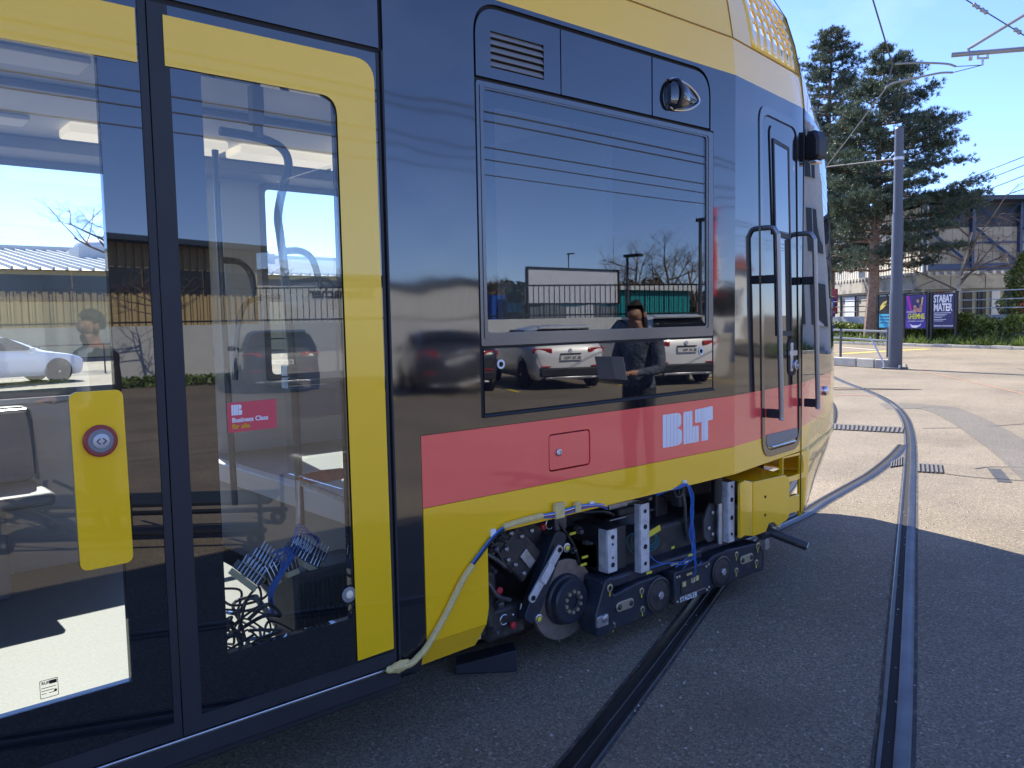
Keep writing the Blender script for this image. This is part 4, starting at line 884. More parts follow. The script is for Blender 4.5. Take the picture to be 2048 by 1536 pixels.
MB().tube([P3(430, 300, 3.9), P3(441, 520, 3.9), P3(455, 760, 3.9), P3(470, 1010, 3.9)], 0.016, 10).build('grab_pole', m_pole, tram)
a, c = P3(578, 590), P3(682, 585); d = P3(590, 840)
sc = MB().add([(a.x, PY, a.z), (c.x, PY, a.z), (c.x, PY, d.z), (a.x, PY, d.z), (a.x, PY+0.02, a.z), (c.x, PY+0.02, a.z), (c.x, PY+0.02, d.z), (a.x, PY+0.02, d.z)], [(0, 3, 2, 1), (4, 5, 6, 7), (0, 1, 5, 4), (1, 2, 6, 5), (2, 3, 7, 6), (3, 0, 4, 7)]).build('draught_screen', mat('screen_brown', (0.50, 0.46, 0.47), 0.4), tram, bev=0.004)
for zz in (a.z-0.30, d.z+0.15):
    MB().box(a.x-0.03, a.x+0.02, PY-0.02, PY+0.035, zz-0.02, zz+0.02).build('screen_clamp', m_steel, sc)
# glass wind-break beside the door
wb = MB().box(1.44, 1.448, 2.62, 3.05, 1.0, 2.15).build('glass_screen', m_cglass, tram)
# seats by the far windows
for i, sx in enumerate((0.62, -0.3, -0.8)):
    st_ = MB().side(rect(sx-0.21, sx+0.21, 0.86, 1.225, 0.05), 4.52, 4.60).build('seat_back', m_grey, tram, bev=0.01)
    MB().tube([(sx-0.18, 4.51, 1.205), (sx+0.18, 4.51, 1.205)], 0.011, 8).build('seat_grip', m_alu, st_)
    MB().box(sx-0.21, sx+0.21, 4.12, 4.56, 0.80, 0.86).build('seat_cushion', m_grey, tram, bev=0.02)
    MB().box(sx-0.04, sx+0.04, 4.3, 4.7, 0.36, 0.80).build('seat_stand', m_grey, tram, bev=0.01)
# cab interior seen dimly behind the side window
MB().box(2.9, 3.6, 2.7, 4.7, 0.84, 1.30).build('driver_desk', m_grey, tram, bev=0.03)
dsk = MB().box(3.25, 3.65, 3.35, 3.95, 1.0, 1.45).box(3.20, 3.32, 3.38, 3.92, 1.40, 2.05).build('driver_seat', m_grey, tram, bev=0.04)
MB().box(2.85, 4.5, 2.62, 4.7, 2.44, 2.47).build('cab_ceiling', m_lgrey, tram)
MB().box(2.15, 2.36, 3.4, 3.9, 2.39, 2.45).build('lamp_strip', m_lamp, tram)
# --- cab: lofted from plan outline and height profile
OUT = [(3.72, 2.5), (3.95, 2.5359), (4.20, 2.5748), (4.45, 2.6138), (4.65, 2.645), (4.90, 2.725), (5.15, 2.812), (5.40, 2.900), (5.65, 2.985), (5.85, 3.065), (6.05, 3.175), (6.21, 3.31), (6.32, 3.47), (6.36, 3.65)]
OUT = OUT + [(x, 2*CY-y) for x, y in reversed(OUT[:-1])]
def cabpt(i, z, out=0.0):
    x, y = OUT[i]; w = max(0.0, min(1.0, (x-4.65)/1.3)); k = kz(z)+out
    lean = 0.0
    if z > 1.175: lean = 0.13*w*((z-1.175)/1.655)**1.4
    if z > 2.83: lean += w*0.62*((z-2.83)/0.74)**1.3
    if z < 0.75: lean += w*0.25*((0.75-z)/0.4)**1.5
    kk = k-0.0
    x2 = X1+(x-X1)*(kk-lean*0.55); y2 = CY+(y-CY)*(kk-lean*0.18)
    return (x2, y2, z)
NS = len(OUT); SEAM = 4
ZL = [0.753, 0.83, 0.903, 0.99, 1.08, 1.175, 1.23, 1.5, 1.9, 2.3, 2.62, 2.83]
groups = {}
def cface(key, a, b, z0, z1):
    groups.setdefault(key, []).append((cabpt(a, z0), cabpt(b, z0), cabpt(b, z1), cabpt(a, z1)))
for i in range(NS-1):
    xm = (OUT[i][0]+OUT[i+1][0])/2; nose = SEAM <= i < NS-1-SEAM
    for z0, z1 in zip(ZL, ZL[1:]):
        zm = (z0+z1)/2
        if zm < 0.903: key = 'yellow'
        elif zm < 1.175: key = 'red' if xm < 5.3+1.2*(zm-0.9) else 'yellow'
        else: key = 'glass' if (nose and 1.2 < zm < 2.62) else 'black'
        cface((key if nose or key != 'red' else key) + ('_far' if i >= (NS-1)//2 and key == 'red' else ''), i, i+1, z0, z1)
def loft(faces, name, m, parent=tram, sub=0, ang=50):
    b = MB(); idx = {}
    for f in faces:
        ids = []
        for p in f:
            kk = tuple(round(c, 5) for c in p)
            if kk not in idx: idx[kk] = len(b.v); b.v.append(p)
            ids.append(idx[kk])
        b.f.append(tuple(ids))
    o = b.build(name, m, parent, ang=ang)
    return o
m_wind = mat('windscreen_glass', (0.010, 0.012, 0.016), 0.01, ior=2.4)
loft(groups['black'], 'cab_black_shell', m_black)
loft(groups['red'], 'cab_red_band', m_red); loft(groups['red_far'], 'cab_red_band', m_red)
loft(groups['yellow'], 'cab_yellow_skirt', m_yellow)
loft(groups['glass'], 'windscreen', m_wind)
# nose apron below the skirt
ap = []
zs = [0.753, 0.70, 0.62, 0.52, 0.43, 0.37, 0.34]
for i in range(SEAM, NS-1-SEAM):
    for z1, z0 in zip(zs, zs[1:]):
        ap.append((cabpt(i, z0), cabpt(i+1, z0), cabpt(i+1, z1), cabpt(i, z1)))
o = loft(ap, 'nose_apron', m_yellow); sm = o.modifiers.new('solid', 'SOLIDIFY'); sm.thickness = 0.02; sm.offset = -1
# cowl above the black band, with slotted vents on the side
zc_ = [2.83, 2.95, 3.02, 3.08, 3.14, 3.20, 3.28, 3.36, 3.42, 3.48, 3.53, 3.57]
cow = []
for i in range(NS-1):
    for z0, z1 in zip(zc_, zc_[1:]):
        if i in (1, 2, 3, NS-2-1, NS-2-2, NS-2-3) and z0 > 3.01: continue
        if SEAM <= i < NS-1-SEAM and z0 > 3.13: continue
        cow.append((cabpt(i, z0), cabpt(i+1, z0), cabpt(i+1, z1), cabpt(i, z1)))
loft(cow, 'cab_cowl', m_yellow)
def vent_side(s, name):
    """slotted vent plate between stations 1..4 (s=+1 near side, -1 far side)"""
    ids = [1, 2, 3, 4] if s > 0 else [NS-2, NS-3, NS-4, NS-5]
    def pt(u, z):
        z = 3.02+(z-3.02)*(1-0.13*max(0.0, u-0.6)**1.5/1.3)                                        # u in 0..3
        i = min(2, int(u)); t = u-i; a, b_ = Vector(cabpt(ids[i], z)), Vector(cabpt(ids[i+1], z)); return a.lerp(b_, t)
    us = [0.0, 0.30]
    for k in range(6): us += [0.30+0.37*k+0.255, 0.30+0.37*(k+1)]
    us = us[:-1]+[3.0]
    zv = [3.02, 3.14]
    for k in range(5): zv += [3.14+0.074*k+0.048, 3.14+0.074*(k+1)]
    zv = zv[:-1]+[3.57]
    fs = []
    for iu in range(len(us)-1):
        for iz in range(len(zv)-1):
            if iu % 2 == 1 and iz % 2 == 1 and iu < len(us)-2 and iz < len(zv)-2: continue
            fs.append((pt(us[iu], zv[iz]), pt(us[iu+1], zv[iz]), pt(us[iu+1], zv[iz+1]), pt(us[iu], zv[iz+1])))
    o = loft([tuple(tuple(p) for p in f) for f in fs], name, m_yellow); sm = o.modifiers.new('solid', 'SOLIDIFY'); sm.thickness = 0.012; sm.offset = -1
vent_side(1, 'vent_plate'); vent_side(-1, 'vent_plate')
MB().cyl((4.25, 3.15, 3.05), (4.25, 3.15, 3.28), 0.09, 0.075).build('roof_beacon', mat('amber_plastic', (0.8, 0.32, 0.01), 0.25), tram)
MB().box(3.9, 4.05, 3.0, 4.2, 3.0, 3.2).box(4.4, 4.6, 3.1, 4.2, 3.0, 3.18).tube([(3.8, 3.2, 3.22), (4.6, 3.25, 3.22)], 0.03).build('roof_equipment', m_steel, tram)
# seams on cab and roof
m_seam = MATS['seam_brown']
MB().tube([cabpt(i, 3.02, 0.0006) for i in range(0, SEAM+1)], 0.004, 6).build('roof_seam', m_seam, tram)
MB().tube([cabpt(0, z, 0.0006) for z in (3.02, 3.2, 3.36, 3.48, 3.56)], 0.004, 6).build('roof_seam', m_seam, tram)
MB().tube([cabpt(SEAM, z, 0.0006) for z in (0.36, 0.52, 0.753, 0.9, 1.175, 1.9, 2.3, 2.62, 2.83, 3.02, 3.2, 3.36, 3.5)], 0.003, 6).build('nose_seam', m_rubber, tram)

# --- cab door on the tapered side: t runs along the taper, o stands off towards the street
TA, TB = Vector((3.72, 2.5)), Vector((4.65, 2.645)); TD = (TB-TA).normalized(); TN = Vector((TD.y, -TD.x))
def tp(t, z, o=0.0):
    p = TA+TD*t+TN*o; return Vector((p.x, p.y, z))
def tfn(o0, o1): return lambda u, v, k: tp(u, v, o0+(o1-o0)*k)
co = rpoly([(0.352, 0.785), (0.93, 0.775), (0.845, 2.73), (0.285, 2.745)], [.13, .13, .10, .10], 8)
ci = rpoly([(0.385, 0.822), (0.90, 0.812), (0.818, 2.69), (0.325, 2.70)], [.11, .11, .085, .085], 8)
ci2 = rpoly([(0.391, 0.828), (0.894, 0.818), (0.812, 2.684), (0.331, 2.694)], [.108, .108, .083, .083], 8)
cd = MB().frame(co, ci, 0, 0, tfn(0.0, 0.006)).build('cab_door', mat('door_frame_black', (0.022, 0.022, 0.025), 0.12, ior=2.2), tram)
MB().frame(ci, ci2, 0, 0, tfn(0.0, 0.0035)).build('door_gap', m_groove, cd)
MB().prism(rpoly([(0.412, 0.86), (0.44, 0.842), (0.84, 0.842), (0.875, 0.855), (0.875, 0.905), (0.412, 0.915)], .01, 3), tfn(0.0, 0.004)).build('kick_plate', m_grey, cd)
MB().tube([tp(0.47, 0.838, 0.008), tp(0.83, 0.830, 0.008)], 0.006, 6).build('door_sill', m_alu, cd)
MB().tube([tp(0.425, 2.59, 0.002), tp(0.425, 2.62, 0.002), tp(0.44, 2.645, 0.002)], 0.005, 6).tube([tp(0.425, 2.59, 0.002), tp(0.475, 2.05, 0.002)], 0.005, 6).build('door_trim', m_groove, cd)
wo2 = rpoly([(0.545, 1.475), (0.775, 1.47), (0.70, 2.565), (0.47, 2.585)], .006, 3); wi2 = rpoly([(0.560, 1.505), (0.755, 1.50), (0.682, 2.545), (0.487, 2.56)], .006, 3)
wf = MB().frame(wo2, wi2, 0, 0, tfn(0.0, 0.007)).build('door_window', m_rubber, cd)
m_dwin = mat('door_window_glass', (0.012, 0.014, 0.018), 0.008, ior=2.7)
MB().prism(rpoly([(0.5255, 2.075), (0.714, 2.068), (0.682, 2.545), (0.487, 2.56)], .004, 3), tfn(0.0, 0.0045)).build('upper_pane', m_dwin, wf)
MB().prism(rpoly([(0.560, 1.505), (0.68, 1.503), (0.645, 2.03), (0.5275, 2.045)], .004, 3), tfn(0.0, 0.004)).build('lower_pane', m_dwin, wf)
MB().prism(rpoly([(0.6825, 1.502), (0.755, 1.50), (0.717, 2.035), (0.6475, 2.03)], .003, 3), tfn(0.0, 0.003)).build('open_gap', m_groove, wf)
MB().prism(rpoly([(0.5235, 2.045), (0.718, 2.036), (0.716, 2.066), (0.5215, 2.073)], .003, 3), tfn(0.0, 0.006)).build('window_bar', m_rubber, wf)
rc = rpoly([(0.715, 1.235), (0.85, 1.23), (0.84, 1.45), (0.705, 1.455)], .055, 6)
hb = MB().prism(rc, tfn(0.0, 0.004)).build('handle_recess', m_groove, cd)
MB().prism(rect(0.735, 0.775, 1.26, 1.43, .006), tfn(0.005, 0.012)).prism(rect(0.715, 0.83, 1.352, 1.382, .005), tfn(0.005, 0.016)).build('recess_handle', m_steel, hb)
MB().lathe(tp(0.80, 1.295, 0.004), (TN.x, TN.y, 0), [(0.03, 0), (0.03, 0.02), (0.022, 0.024), (0.018, 0.012)], 20).build('recess_lock', m_steel, hb)
# two long grab handles standing off the body
for t0, t1, za, zb_ in ((0.352, 0.418, 2.055, 1.02), (0.905, 0.985, 2.06, 1.03)):
    of = 0.085
    h = MB().tube(smooth_path([tp(t0, za+0.022, 0.0), tp(t0, za+0.022, 0.03), tp(t0, za+0.014, of-0.022), tp(t0, za-0.018, of-0.004), tp(t0, za-0.06, of), tp(t0+(t1-t0)*.5, (za+zb_)/2, of), tp(t1, zb_+0.05, of), tp(t1, zb_-0.015, of)], 6), 0.0150, 10).build('grab_handle', mat('handle_steel', (0.34, 0.34, 0.35), 0.42, 1.0) if 'handle_steel' not in MATS else MATS['handle_steel'], tram)
    zm = za-0.26; tm = t0+(t1-t0)*0.25
    for zz, hh, tt in ((zm, 0.024, tm), (zb_+0.02, 0.026, t1)):
        MB().obox(tp(tt, zz, of/2), tp(tt, zz, of/2+of/2)-tp(tt, zz, of/2), (TD.x*0.007, TD.y*0.007, 0), (0, 0, hh)).build('handle_bracket', m_rubber, h, bev=0.006)
# mirror camera housing on the nose edge
q = Vector(cabpt(SEAM, 2.62))+Vector((0.10, -0.02, 0)); MS = 0.60
b = MB(); n = 12
for k, (dx, sc_) in enumerate(((-0.10, 0.75), (-0.07, 1.0), (0.07, 1.0), (0.10, 0.75))):
    prof = rpoly([(-0.09, -0.14), (0.09, -0.14), (0.09, 0.05), (0.05, 0.14), (-0.05, 0.14), (-0.09, 0.05)], .035, 3)
    b.v += [(q.x+(dx+u*0.15)*MS, q.y+u*sc_*MS, q.z+v*sc_*MS) for u, v in prof]; n = len(prof)
for k in range(3): b.f += [(k*n+i, k*n+(i+1) % n, (k+1)*n+(i+1) % n, (k+1)*n+i) for i in range(n)]
b.f += [tuple(range(n-1, -1, -1)), tuple(range(3*n, 4*n))]
mc = b.build('mirror_camera', m_rubber, tram)
MB().box(q.x-0.04, q.x+0.04, q.y-0.03, q.y+0.03, q.z-0.11, q.z-0.085).build('mirror_foot', m_alu, mc, bev=0.01)
MB().ball(tuple(Vector(cabpt(7, 1.06))+Vector((0.0, -0.012, 0))), 0.03, 0.02, 0.035).build('side_marker', m_alu, tram)
# brackets behind the removed front skirt
bs = MB().prism(rect(0.62, 1.05, 0.585, 0.752, .01), tfn(-0.025, 0.0))
cut = rpoly([(0.64, 0.625), (0.985, 0.610), (0.985, 0.715), (0.95, 0.74), (0.64, 0.75)], .004, 3)
MB().frame(rpoly([(0.66, 0.59), (1.075, 0.57), (1.075, 0.6), (1.075, 0.74), (0.66, 0.75)], .004, 3), rpoly([(0.67, 0.622), (0.99, 0.607), (0.995, 0.66), (0.97, 0.725), (0.67, 0.742)], .004, 3), 0, 0, tfn(-0.025, -0.002)).build('skirt_bracket', m_yellow, tram)
MB().obox(tp(0.84, 0.60, -0.09), (TD.x*0.18, TD.y*0.18, 0), (TN.x*0.07, TN.y*0.07, 0), (0, 0, 0.012)).build('bracket_shelf', m_yellow, tram)
# --- bogie and what hangs round it (parts of the tram)
YF = 2.60
MB().box(2.05, 4.9, 3.05, 4.3, 0.20, 0.62).box(2.9, 4.5, 2.72, 3.05, 0.30, 0.50).build('bogie_core', m_mach, tram, bev=0.02)
wh = MB().lathe((2.66, 3.12, 0.285), (0, -1, 0), [(0.285, -0.02), (0.30, 0.0), (0.285, 0.06), (0.25, 0.09), (0.10, 0.10)], 40).build('wheel', m_mach, tram)
MB().lathe((4.42, 3.12, 0.285), (0, -1, 0), [(0.285, -0.02), (0.30, 0.0), (0.285, 0.06), (0.25, 0.09), (0.10, 0.10)], 40).build('wheel', m_mach, tram)
dc = (2.655, 2.745, 0.272)
disc = MB().ring(dc, (0, -1, 0), 0.10, 0.192, 0.022, 56).build('brake_disc', m_disc, tram, bev=0.002)
hubm = MB().lathe((2.655, 2.742, 0.275), (0, -1, 0), [(0.122, -0.01), (0.122, 0.030), (0.116, 0.040), (0.108, 0.044), (0.106, 0.072), (0.098, 0.080), (0.05, 0.080), (0.048, 0.074), (0.0, 0.074)][:-1], 48).build('wheel_hub', m_dsteel, tram)
for k in range(10):
    a = 2*math.pi*(k+0.4)/10
    MB().lathe((2.655+0.049*math.cos(a), 2.662, 0.275+0.049*math.sin(a)), (0, -1, 0), [(0.0095, -0.002), (0.0095, 0.008), (0.008, 0.011)], 6).build('hub_bolt', m_bolt, hubm, smooth=False)
MB().ring((2.655, 2.664, 0.275), (0, -1, 0), 0.030, 0.062, 0.003, 32).build('hub_ring', m_mach, hubm)
# brake lever plate and silver link
A_, B_ = Vector((2.565, 0.585)), Vector((2.395, 0.285))
def slab(p0, p1, w, y0, y1, name, m, parent, r=None):
    d = (p1-p0).normalized(); n = Vector((-d.y, d.x)); r = r or w*0.95
    pts = [p0-d*w+n*w, p0-d*w-n*w, p1+d*w-n*w, p1+d*w+n*w]
    return MB().side(rpoly([tuple(p) for p in pts], r, 6), y0, y1).build(name, m, parent, bev=0.003)
lev = slab(A_, B_, 0.042, 2.655, 2.70, 'brake_lever', m_dsteel, tram, r=0.035)
lk = slab(Vector((2.535, 0.555)), Vector((2.368, 0.372)), 0.021, 2.622, 2.634, 'brake_link', m_zinc, lev)
MB().obox((2.452, 2.620, 0.464), (0.030, 0, 0.034), (0.016, 0, -0.014), (0, 0.006, 0)).build('link_joggle', m_zinc, lev, bev=0.003)
for (x, z), r in (((2.535, 0.555), .012), ((2.452, 0.463), .010), ((2.368, 0.372), .012)):
    MB().lathe((x, 2.624, z), (0, -1, 0), [(r, 0), (r, 0.006), (r*0.55, 0.006), (r*0.55, 0.002)], 16).build('link_pin', m_mach, lev)
for x, z in ((2.607, 0.545), (2.425, 0.255)):
    pn = MB().lathe((x, 2.654, z), (0, -1, 0), [(0.022, 0), (0.022, 0.006), (0.016, 0.008), (0.015, 0.003)], 20).build('lever_pin', m_steel, lev)
    MB().lathe((x, 2.650, z), (0, -1, 0), [(0.012, 0), (0.012, 0.006), (0.006, 0.009)], 12).build('pin_cap', m_ymark, pn)
# caliper: lumpy body with fittings
cal = MB().obox((2.36, 2.76, 0.555), (0.075, 0, -0.075), (0, 0.07, 0), (0.06, 0, 0.06)).obox((2.29, 2.76, 0.60), (0.05, 0, -0.05), (0, 0.06, 0), (0.04, 0, 0.04)).obox((2.45, 2.79, 0.62), (0.07, 0, -0.04), (0, 0.05, 0), (0.03, 0, 0.05)).build('brake_caliper', m_mach, tram, bev=0.012)
MB().obox((2.395, 2.686, 0.53), (0.028, 0, -0.034), (0, 0.006, 0), (0.018, 0, 0.016)).build('caliper_plate', m_steel, cal, bev=0.003)
for x, z in ((2.30, 0.665), (2.36, 0.64), (2.42, 0.655), (2.27, 0.60), (2.32, 0.52), (2.37, 0.47), (2.28, 0.55)):
    MB().lathe((x, 2.69, z), (0, -1, 0), [(0.011, 0), (0.011, 0.012), (0.007, 0.016)], 10).build('caliper_fitting', m_steel, cal)
MB().tube(smooth_path([(2.20, 2.72, 0.66), (2.24, 2.70, 0.58), (2.27, 2.69, 0.52), (2.30, 2.69, 0.49)], 5), 0.011, 8).tube(smooth_path([(2.12, 2.72, 0.70), (2.2, 2.72, 0.735), (2.32, 2.74, 0.73), (2.45, 2.75, 0.66)], 5), 0.012, 8).build('brake_hose', m_blackw, cal)
MB().tube([(2.28+0.012*math.cos(a*0.7), 2.68, 0.30+0.010*a/6) for a in range(1)] + [(2.30, 2.68, 0.30)], 0.006).build('hose_end', m_steel, cal)
MB().obox((2.30, 2.80, 0.255), (0.11, 0, 0.0), (0, 0.08, 0), (0, 0, 0.075)).obox((2.20, 2.78, 0.40), (0.045, 0, 0), (0, 0.06, 0), (0, 0, 0.11)).build('spring_housing', m_mach, tram, bev=0.02)
MB().tube([(2.36+0.008*k*0.5, 2.70+0.0, 0.30+0.028*math.sin(k*1.57)) for k in range(0, 18)], 0.005, 6).build('return_spring', m_steel, tram)
for x, z in ((2.235, 0.42), (2.31, 0.245), (2.505, 0.655)):
    MB().lathe((x, 2.70, z), (0, -1, 0), [(0.016, 0), (0.016, 0.012), (0.011, 0.016)], 14).build('red_cap', m_redcap, tram)
MB().tube([(2.53+0.024*math.cos(2*math.pi*k/20), 2.68, 0.665+0.024*math.sin(2*math.pi*k/20)) for k in range(3, 18)], 0.003, 6).tube([(2.52, 2.68, 0.69), (2.60, 2.68, 0.70)], 0.003, 6).build('split_ring', m_alu, tram)
MB().tube([(2.255+0.022*math.cos(2*math.pi*k/20), 2.69, 0.285+0.022*math.sin(2*math.pi*k/20)) for k in range(3, 18)], 0.003, 6).build('split_ring', m_alu, tram)
MB().box(2.08, 2.10, 2.66, 2.68, 0.25, 0.47).build('guide_rod', m_tape, tram)
# more pipework, unions and small housings round the caliper and in the arch
random.seed(23)
m_midg = mat('worn_grey_metal', (0.10, 0.10, 0.105), 0.45, 0.4, var=0.35, vscale=18)
for (x, z, r, h_) in ((2.20, 0.60, .020, .05), (2.235, 0.655, .016, .07), (2.33, 0.70, .018, .05), (2.19, 0.53, .014, .06), (2.43, 0.70, .014, .05), (2.16, 0.33, .02, .05), (2.25, 0.36, .022, .04), (2.20, 0.245, .015, .05), (2.70, 0.50, .014, .04), (2.74, 0.60, .018, .05), (2.79, 0.52, .012, .05)):
    u_ = MB().lathe((x, 2.72, z), (random.uniform(-.4, .4), -1, random.uniform(-.3, .3)), [(r, 0), (r, h_*.5), (r*.7, h_*.5), (r*.7, h_*.9), (r*.45, h_)], 10).build('pipe_union', m_midg, tram)
for pts_ in ([(2.10, 2.75, .62), (2.16, 2.70, .60), (2.22, 2.69, .56), (2.29, 2.69, .50)], [(2.12, 2.74, .50), (2.18, 2.70, .46), (2.22, 2.69, .40), (2.30, 2.70, .36)], [(2.15, 2.78, .72), (2.3, 2.72, .705), (2.42, 2.72, .72), (2.55, 2.76, .70)], [(2.60, 2.78, .72), (2.66, 2.74, .62), (2.72, 2.72, .52), (2.76, 2.72, .42)], [(2.66, 2.80, .70), (2.80, 2.76, .66), (2.95, 2.74, .64), (3.05, 2.76, .60)], [(3.14, 2.80, .68), (3.25, 2.74, .66), (3.36, 2.74, .67), (3.5, 2.78, .62)], [(3.53, 2.72, .72), (3.55, 2.70, .6), (3.56, 2.70, .48), (3.60, 2.72, .38)]):
    MB().tube(smooth_path(pts_, 6), random.choice((.006, .008, .010)), 8).build('brake_pipe', random.choice((m_midg, m_blackw, m_mach)), tram)
for (x0, x1, z0, z1) in ((2.13, 2.20, .42, .50), (2.62, 2.70, .60, .68), (2.14, 2.21, .22, .29), (3.56, 3.62, .56, .66)):
    MB().box(x0, x1, 2.74, 2.80, z0, z1).build('junction_box', m_midg, tram, bev=.006)
# side frames with bushes
def bush(x, z, parent, y=YF-0.002, r=0.075):
    o = MB().lathe((x, y, z), (0, -1, 0), [(r+0.016, -0.004), (r+0.016, 0.010), (r+0.006, 0.014), (r+0.003, 0.004), (r, 0.004), (r, 0.012), (r*0.4, 0.016)], 40).build('frame_bush', m_mach, parent)
    MB().lathe((x, y-0.014, z), (0, -1, 0), [(0.021, 0), (0.021, 0.012), (0.018, 0.014)], 6).build('bush_bolt', m_steel, o, smooth=False)
def eyelet(x, z, parent, y=YF-0.002, r=0.017):
    o = MB().lathe((x, y, z), (0, -1, 0), [(r, 0), (r, 0.004), (r*0.55, 0.005), (r*0.55, 0.0)], 18).build('frame_eyelet', m_bolt, parent)
    MB().box(x-0.002, x+0.0025, y-0.003, y+0.001, z-r*2.0, z-r*0.9).build('eyelet_pin', m_ymark, o)
def ovalp(x, z, parent, y=YF-0.002):
    o = MB().side(rect(x-0.062, x+0.062, z-0.024, z+0.024, 0.022), y-0.006, y+0.001).build('oval_plate', m_bolt, parent, bev=0.002)
    for s in (-1, 1): MB().lathe((x+s*0.042, y-0.006, z), (0, -1, 0), [(0.014, 0), (0.014, 0.003), (0.009, 0.006)], 12).build('plate_screw', m_mach, o)
fa = MB().side(rpoly([(2.79, 0.368), (2.84, 0.36), (2.87, 0.27), (3.05, 0.292), (3.22, 0.292), (3.30, 0.25), (3.30, 0.13), (3.20, 0.10), (2.88, 0.095), (2.83, 0.13), (2.79, 0.20)], [.03, .02, .02, .03, .05, .05, .05, .05, .03, .02, .02], 5), YF, YF+0.18).build('bogie_side_frame', m_dsteel, tram, bev=0.008)
MB().side(rpoly([(2.73, 0.20), (2.80, 0.36), (2.85, 0.37), (2.845, 0.25), (2.86, 0.10), (2.74, 0.10)], .015, 4), YF-0.012, YF+0.10).build('frame_end', m_dsteel, fa, bev=0.006)
MB().side(rect(2.725, 2.80, 0.152, 0.205, .006), YF-0.03, YF-0.013).lathe((2.775, YF-0.03, 0.19), (0, -1, 0), [(0.02, 0), (0.02, 0.006), (0.008, 0.01)], 14).build('clamp_block', m_steel, fa, bev=0.003)
bush(3.195, 0.197, fa); ovalp(2.945, 0.205, fa); eyelet(3.07, 0.245, fa); eyelet(3.075, 0.150, fa); eyelet(2.825, 0.32, fa, YF-0.014, .02); eyelet(2.858, 0.125, fa)
ce = MB().box(3.30, 3.60, YF-0.03, YF+0.2, 0.122, 0.292).build('sand_box', m_dsteel, tram, bev=0.006)
MB().box(3.345, 3.52, YF-0.036, YF-0.030, 0.168, 0.235).box(3.36, 3.555, YF-0.034, YF-0.030, 0.158, 0.163).build('box_panel', m_mach, ce, bev=0.002)
MB().box(3.345, 3.555, YF-0.035, YF-0.031, 0.153, 0.157).build('box_trim', m_steel, ce)
text_obj('maker_name', 'STADLER', 0.034, m_white, ce, (3.338, YF-0.0325, 0.1275), (1, 0, 0), (0, 0, 1), bold=0.0008, depth=0.0006, spacing=1.08)
for x, z in ((3.315, 0.265), (3.335, 0.265), (3.318, 0.135), (3.585, 0.275), (3.565, 0.268), (3.57, 0.14), (3.59, 0.15)):
    MB().lathe((x, YF-0.030, z), (0, -1, 0), [(0.007, 0), (0.007, 0.004), (0.004, 0.006)], 8).build('box_screw', m_bolt, ce)
for x, z, w in ((3.365, 0.22, .012), (3.44, 0.225, .014), (3.475, 0.228, .010)):
    MB().box(x-w, x+w, YF-0.042, YF-0.036, z-0.012, z+0.012).build('box_clip', m_tape, ce)
fb = MB().side(rpoly([(3.605, 0.27), (3.68, 0.30), (3.80, 0.305), (4.13, 0.285), (4.15, 0.25), (4.14, 0.115), (3.80, 0.108), (3.66, 0.115), (3.605, 0.17)], [.04, .05, .02, .02, .02, .02, .03, .05, .04], 5), YF, YF+0.18).build('bogie_side_frame', m_dsteel, tram, bev=0.008)
bush(3.735, 0.20, fb, r=0.07); ovalp(3.985, 0.218, fb); eyelet(3.885, 0.262, fb); eyelet(3.885, 0.170, fb); eyelet(4.085, 0.175, fb); eyelet(4.10, 0.27, fb, r=.02)
MB().side(rpoly([(4.15, 0.30), (4.19, 0.30), (4.20, 0.24), (4.15, 0.235)], .012, 3), YF-0.02, YF-0.01).build('tow_lug', m_steel, fb)
MB().side(rpoly([(4.12, 0.10), (4.20, 0.10), (4.20, 0.22), (4.14, 0.24)], .012, 3), YF+0.02, YF+0.1).build('frame_end', m_dsteel, fb)
# covers above the frames
MB().box(2.85, 3.62, YF+0.03, YF+0.35, 0.285, 0.345).box(3.62, 4.2, YF+0.05, YF+0.35, 0.30, 0.345).build('frame_cover', m_dsteel, tram, bev=0.015)
# bright mounting brackets with holes
def bracket(x0, x1, z0, z1, y, holes, depth):
    o = MB().box(x0, x1, y, y+0.006, z0, z1).box(x0-0.002, x0+0.006, y+0.006, y+depth, z0, z1).build('mounting_bracket', m_zinc, tram, bev=0.002)
    for hz, r in holes:
        MB().lathe(((x0+x1)/2, y-0.001, hz), (0, -1, 0), [(r, 0), (r, 0.0015)], 14).build('bracket_hole', m_groove, o)
bracket(2.832, 2.898, 0.384, 0.592, YF, ((0.555, .011), (0.52, .006), (0.455, .006), (0.42, .012)), 0.06)
bracket(3.048, 3.113, 0.342, 0.685, YF-0.02, ((0.648, .010), (0.57, .013), (0.47, .013), (0.385, .010)), 0.04)
bracket(3.742, 3.797, 0.365, 0.698, 2.55, ((0.672, .008), (0.60, .013), (0.50, .013), (0.41, .009)), 0.05)
MB().box(2.90, 3.03, YF+0.06, YF+0.3, 0.36, 0.575).build('control_box', mat('box_grey', (0.045, 0.042, 0.042), 0.5, var=0.15), tram, bev=0.006)
MB().side(rpoly([(3.62, 0.40), (3.62, 0.50), (3.67, 0.58), (3.72, 0.60), (3.72, 0.37), (3.66, 0.37)], .012, 3), YF+0.02, YF+0.035).build('gusset_plate', mat('plate_grey', (0.07, 0.07, 0.075), 0.45, var=0.2, vscale=10), tram, bev=0.003)
MB().cyl((3.715, YF-0.01, 0.36), (3.715, YF-0.01, 0.585), 0.016, n=14).build('gas_strut', m_alu, tram)
MB().cyl((3.70, YF, 0.585), (3.70, YF, 0.73), 0.028, n=14).build('strut_sleeve', m_blackw, tram)
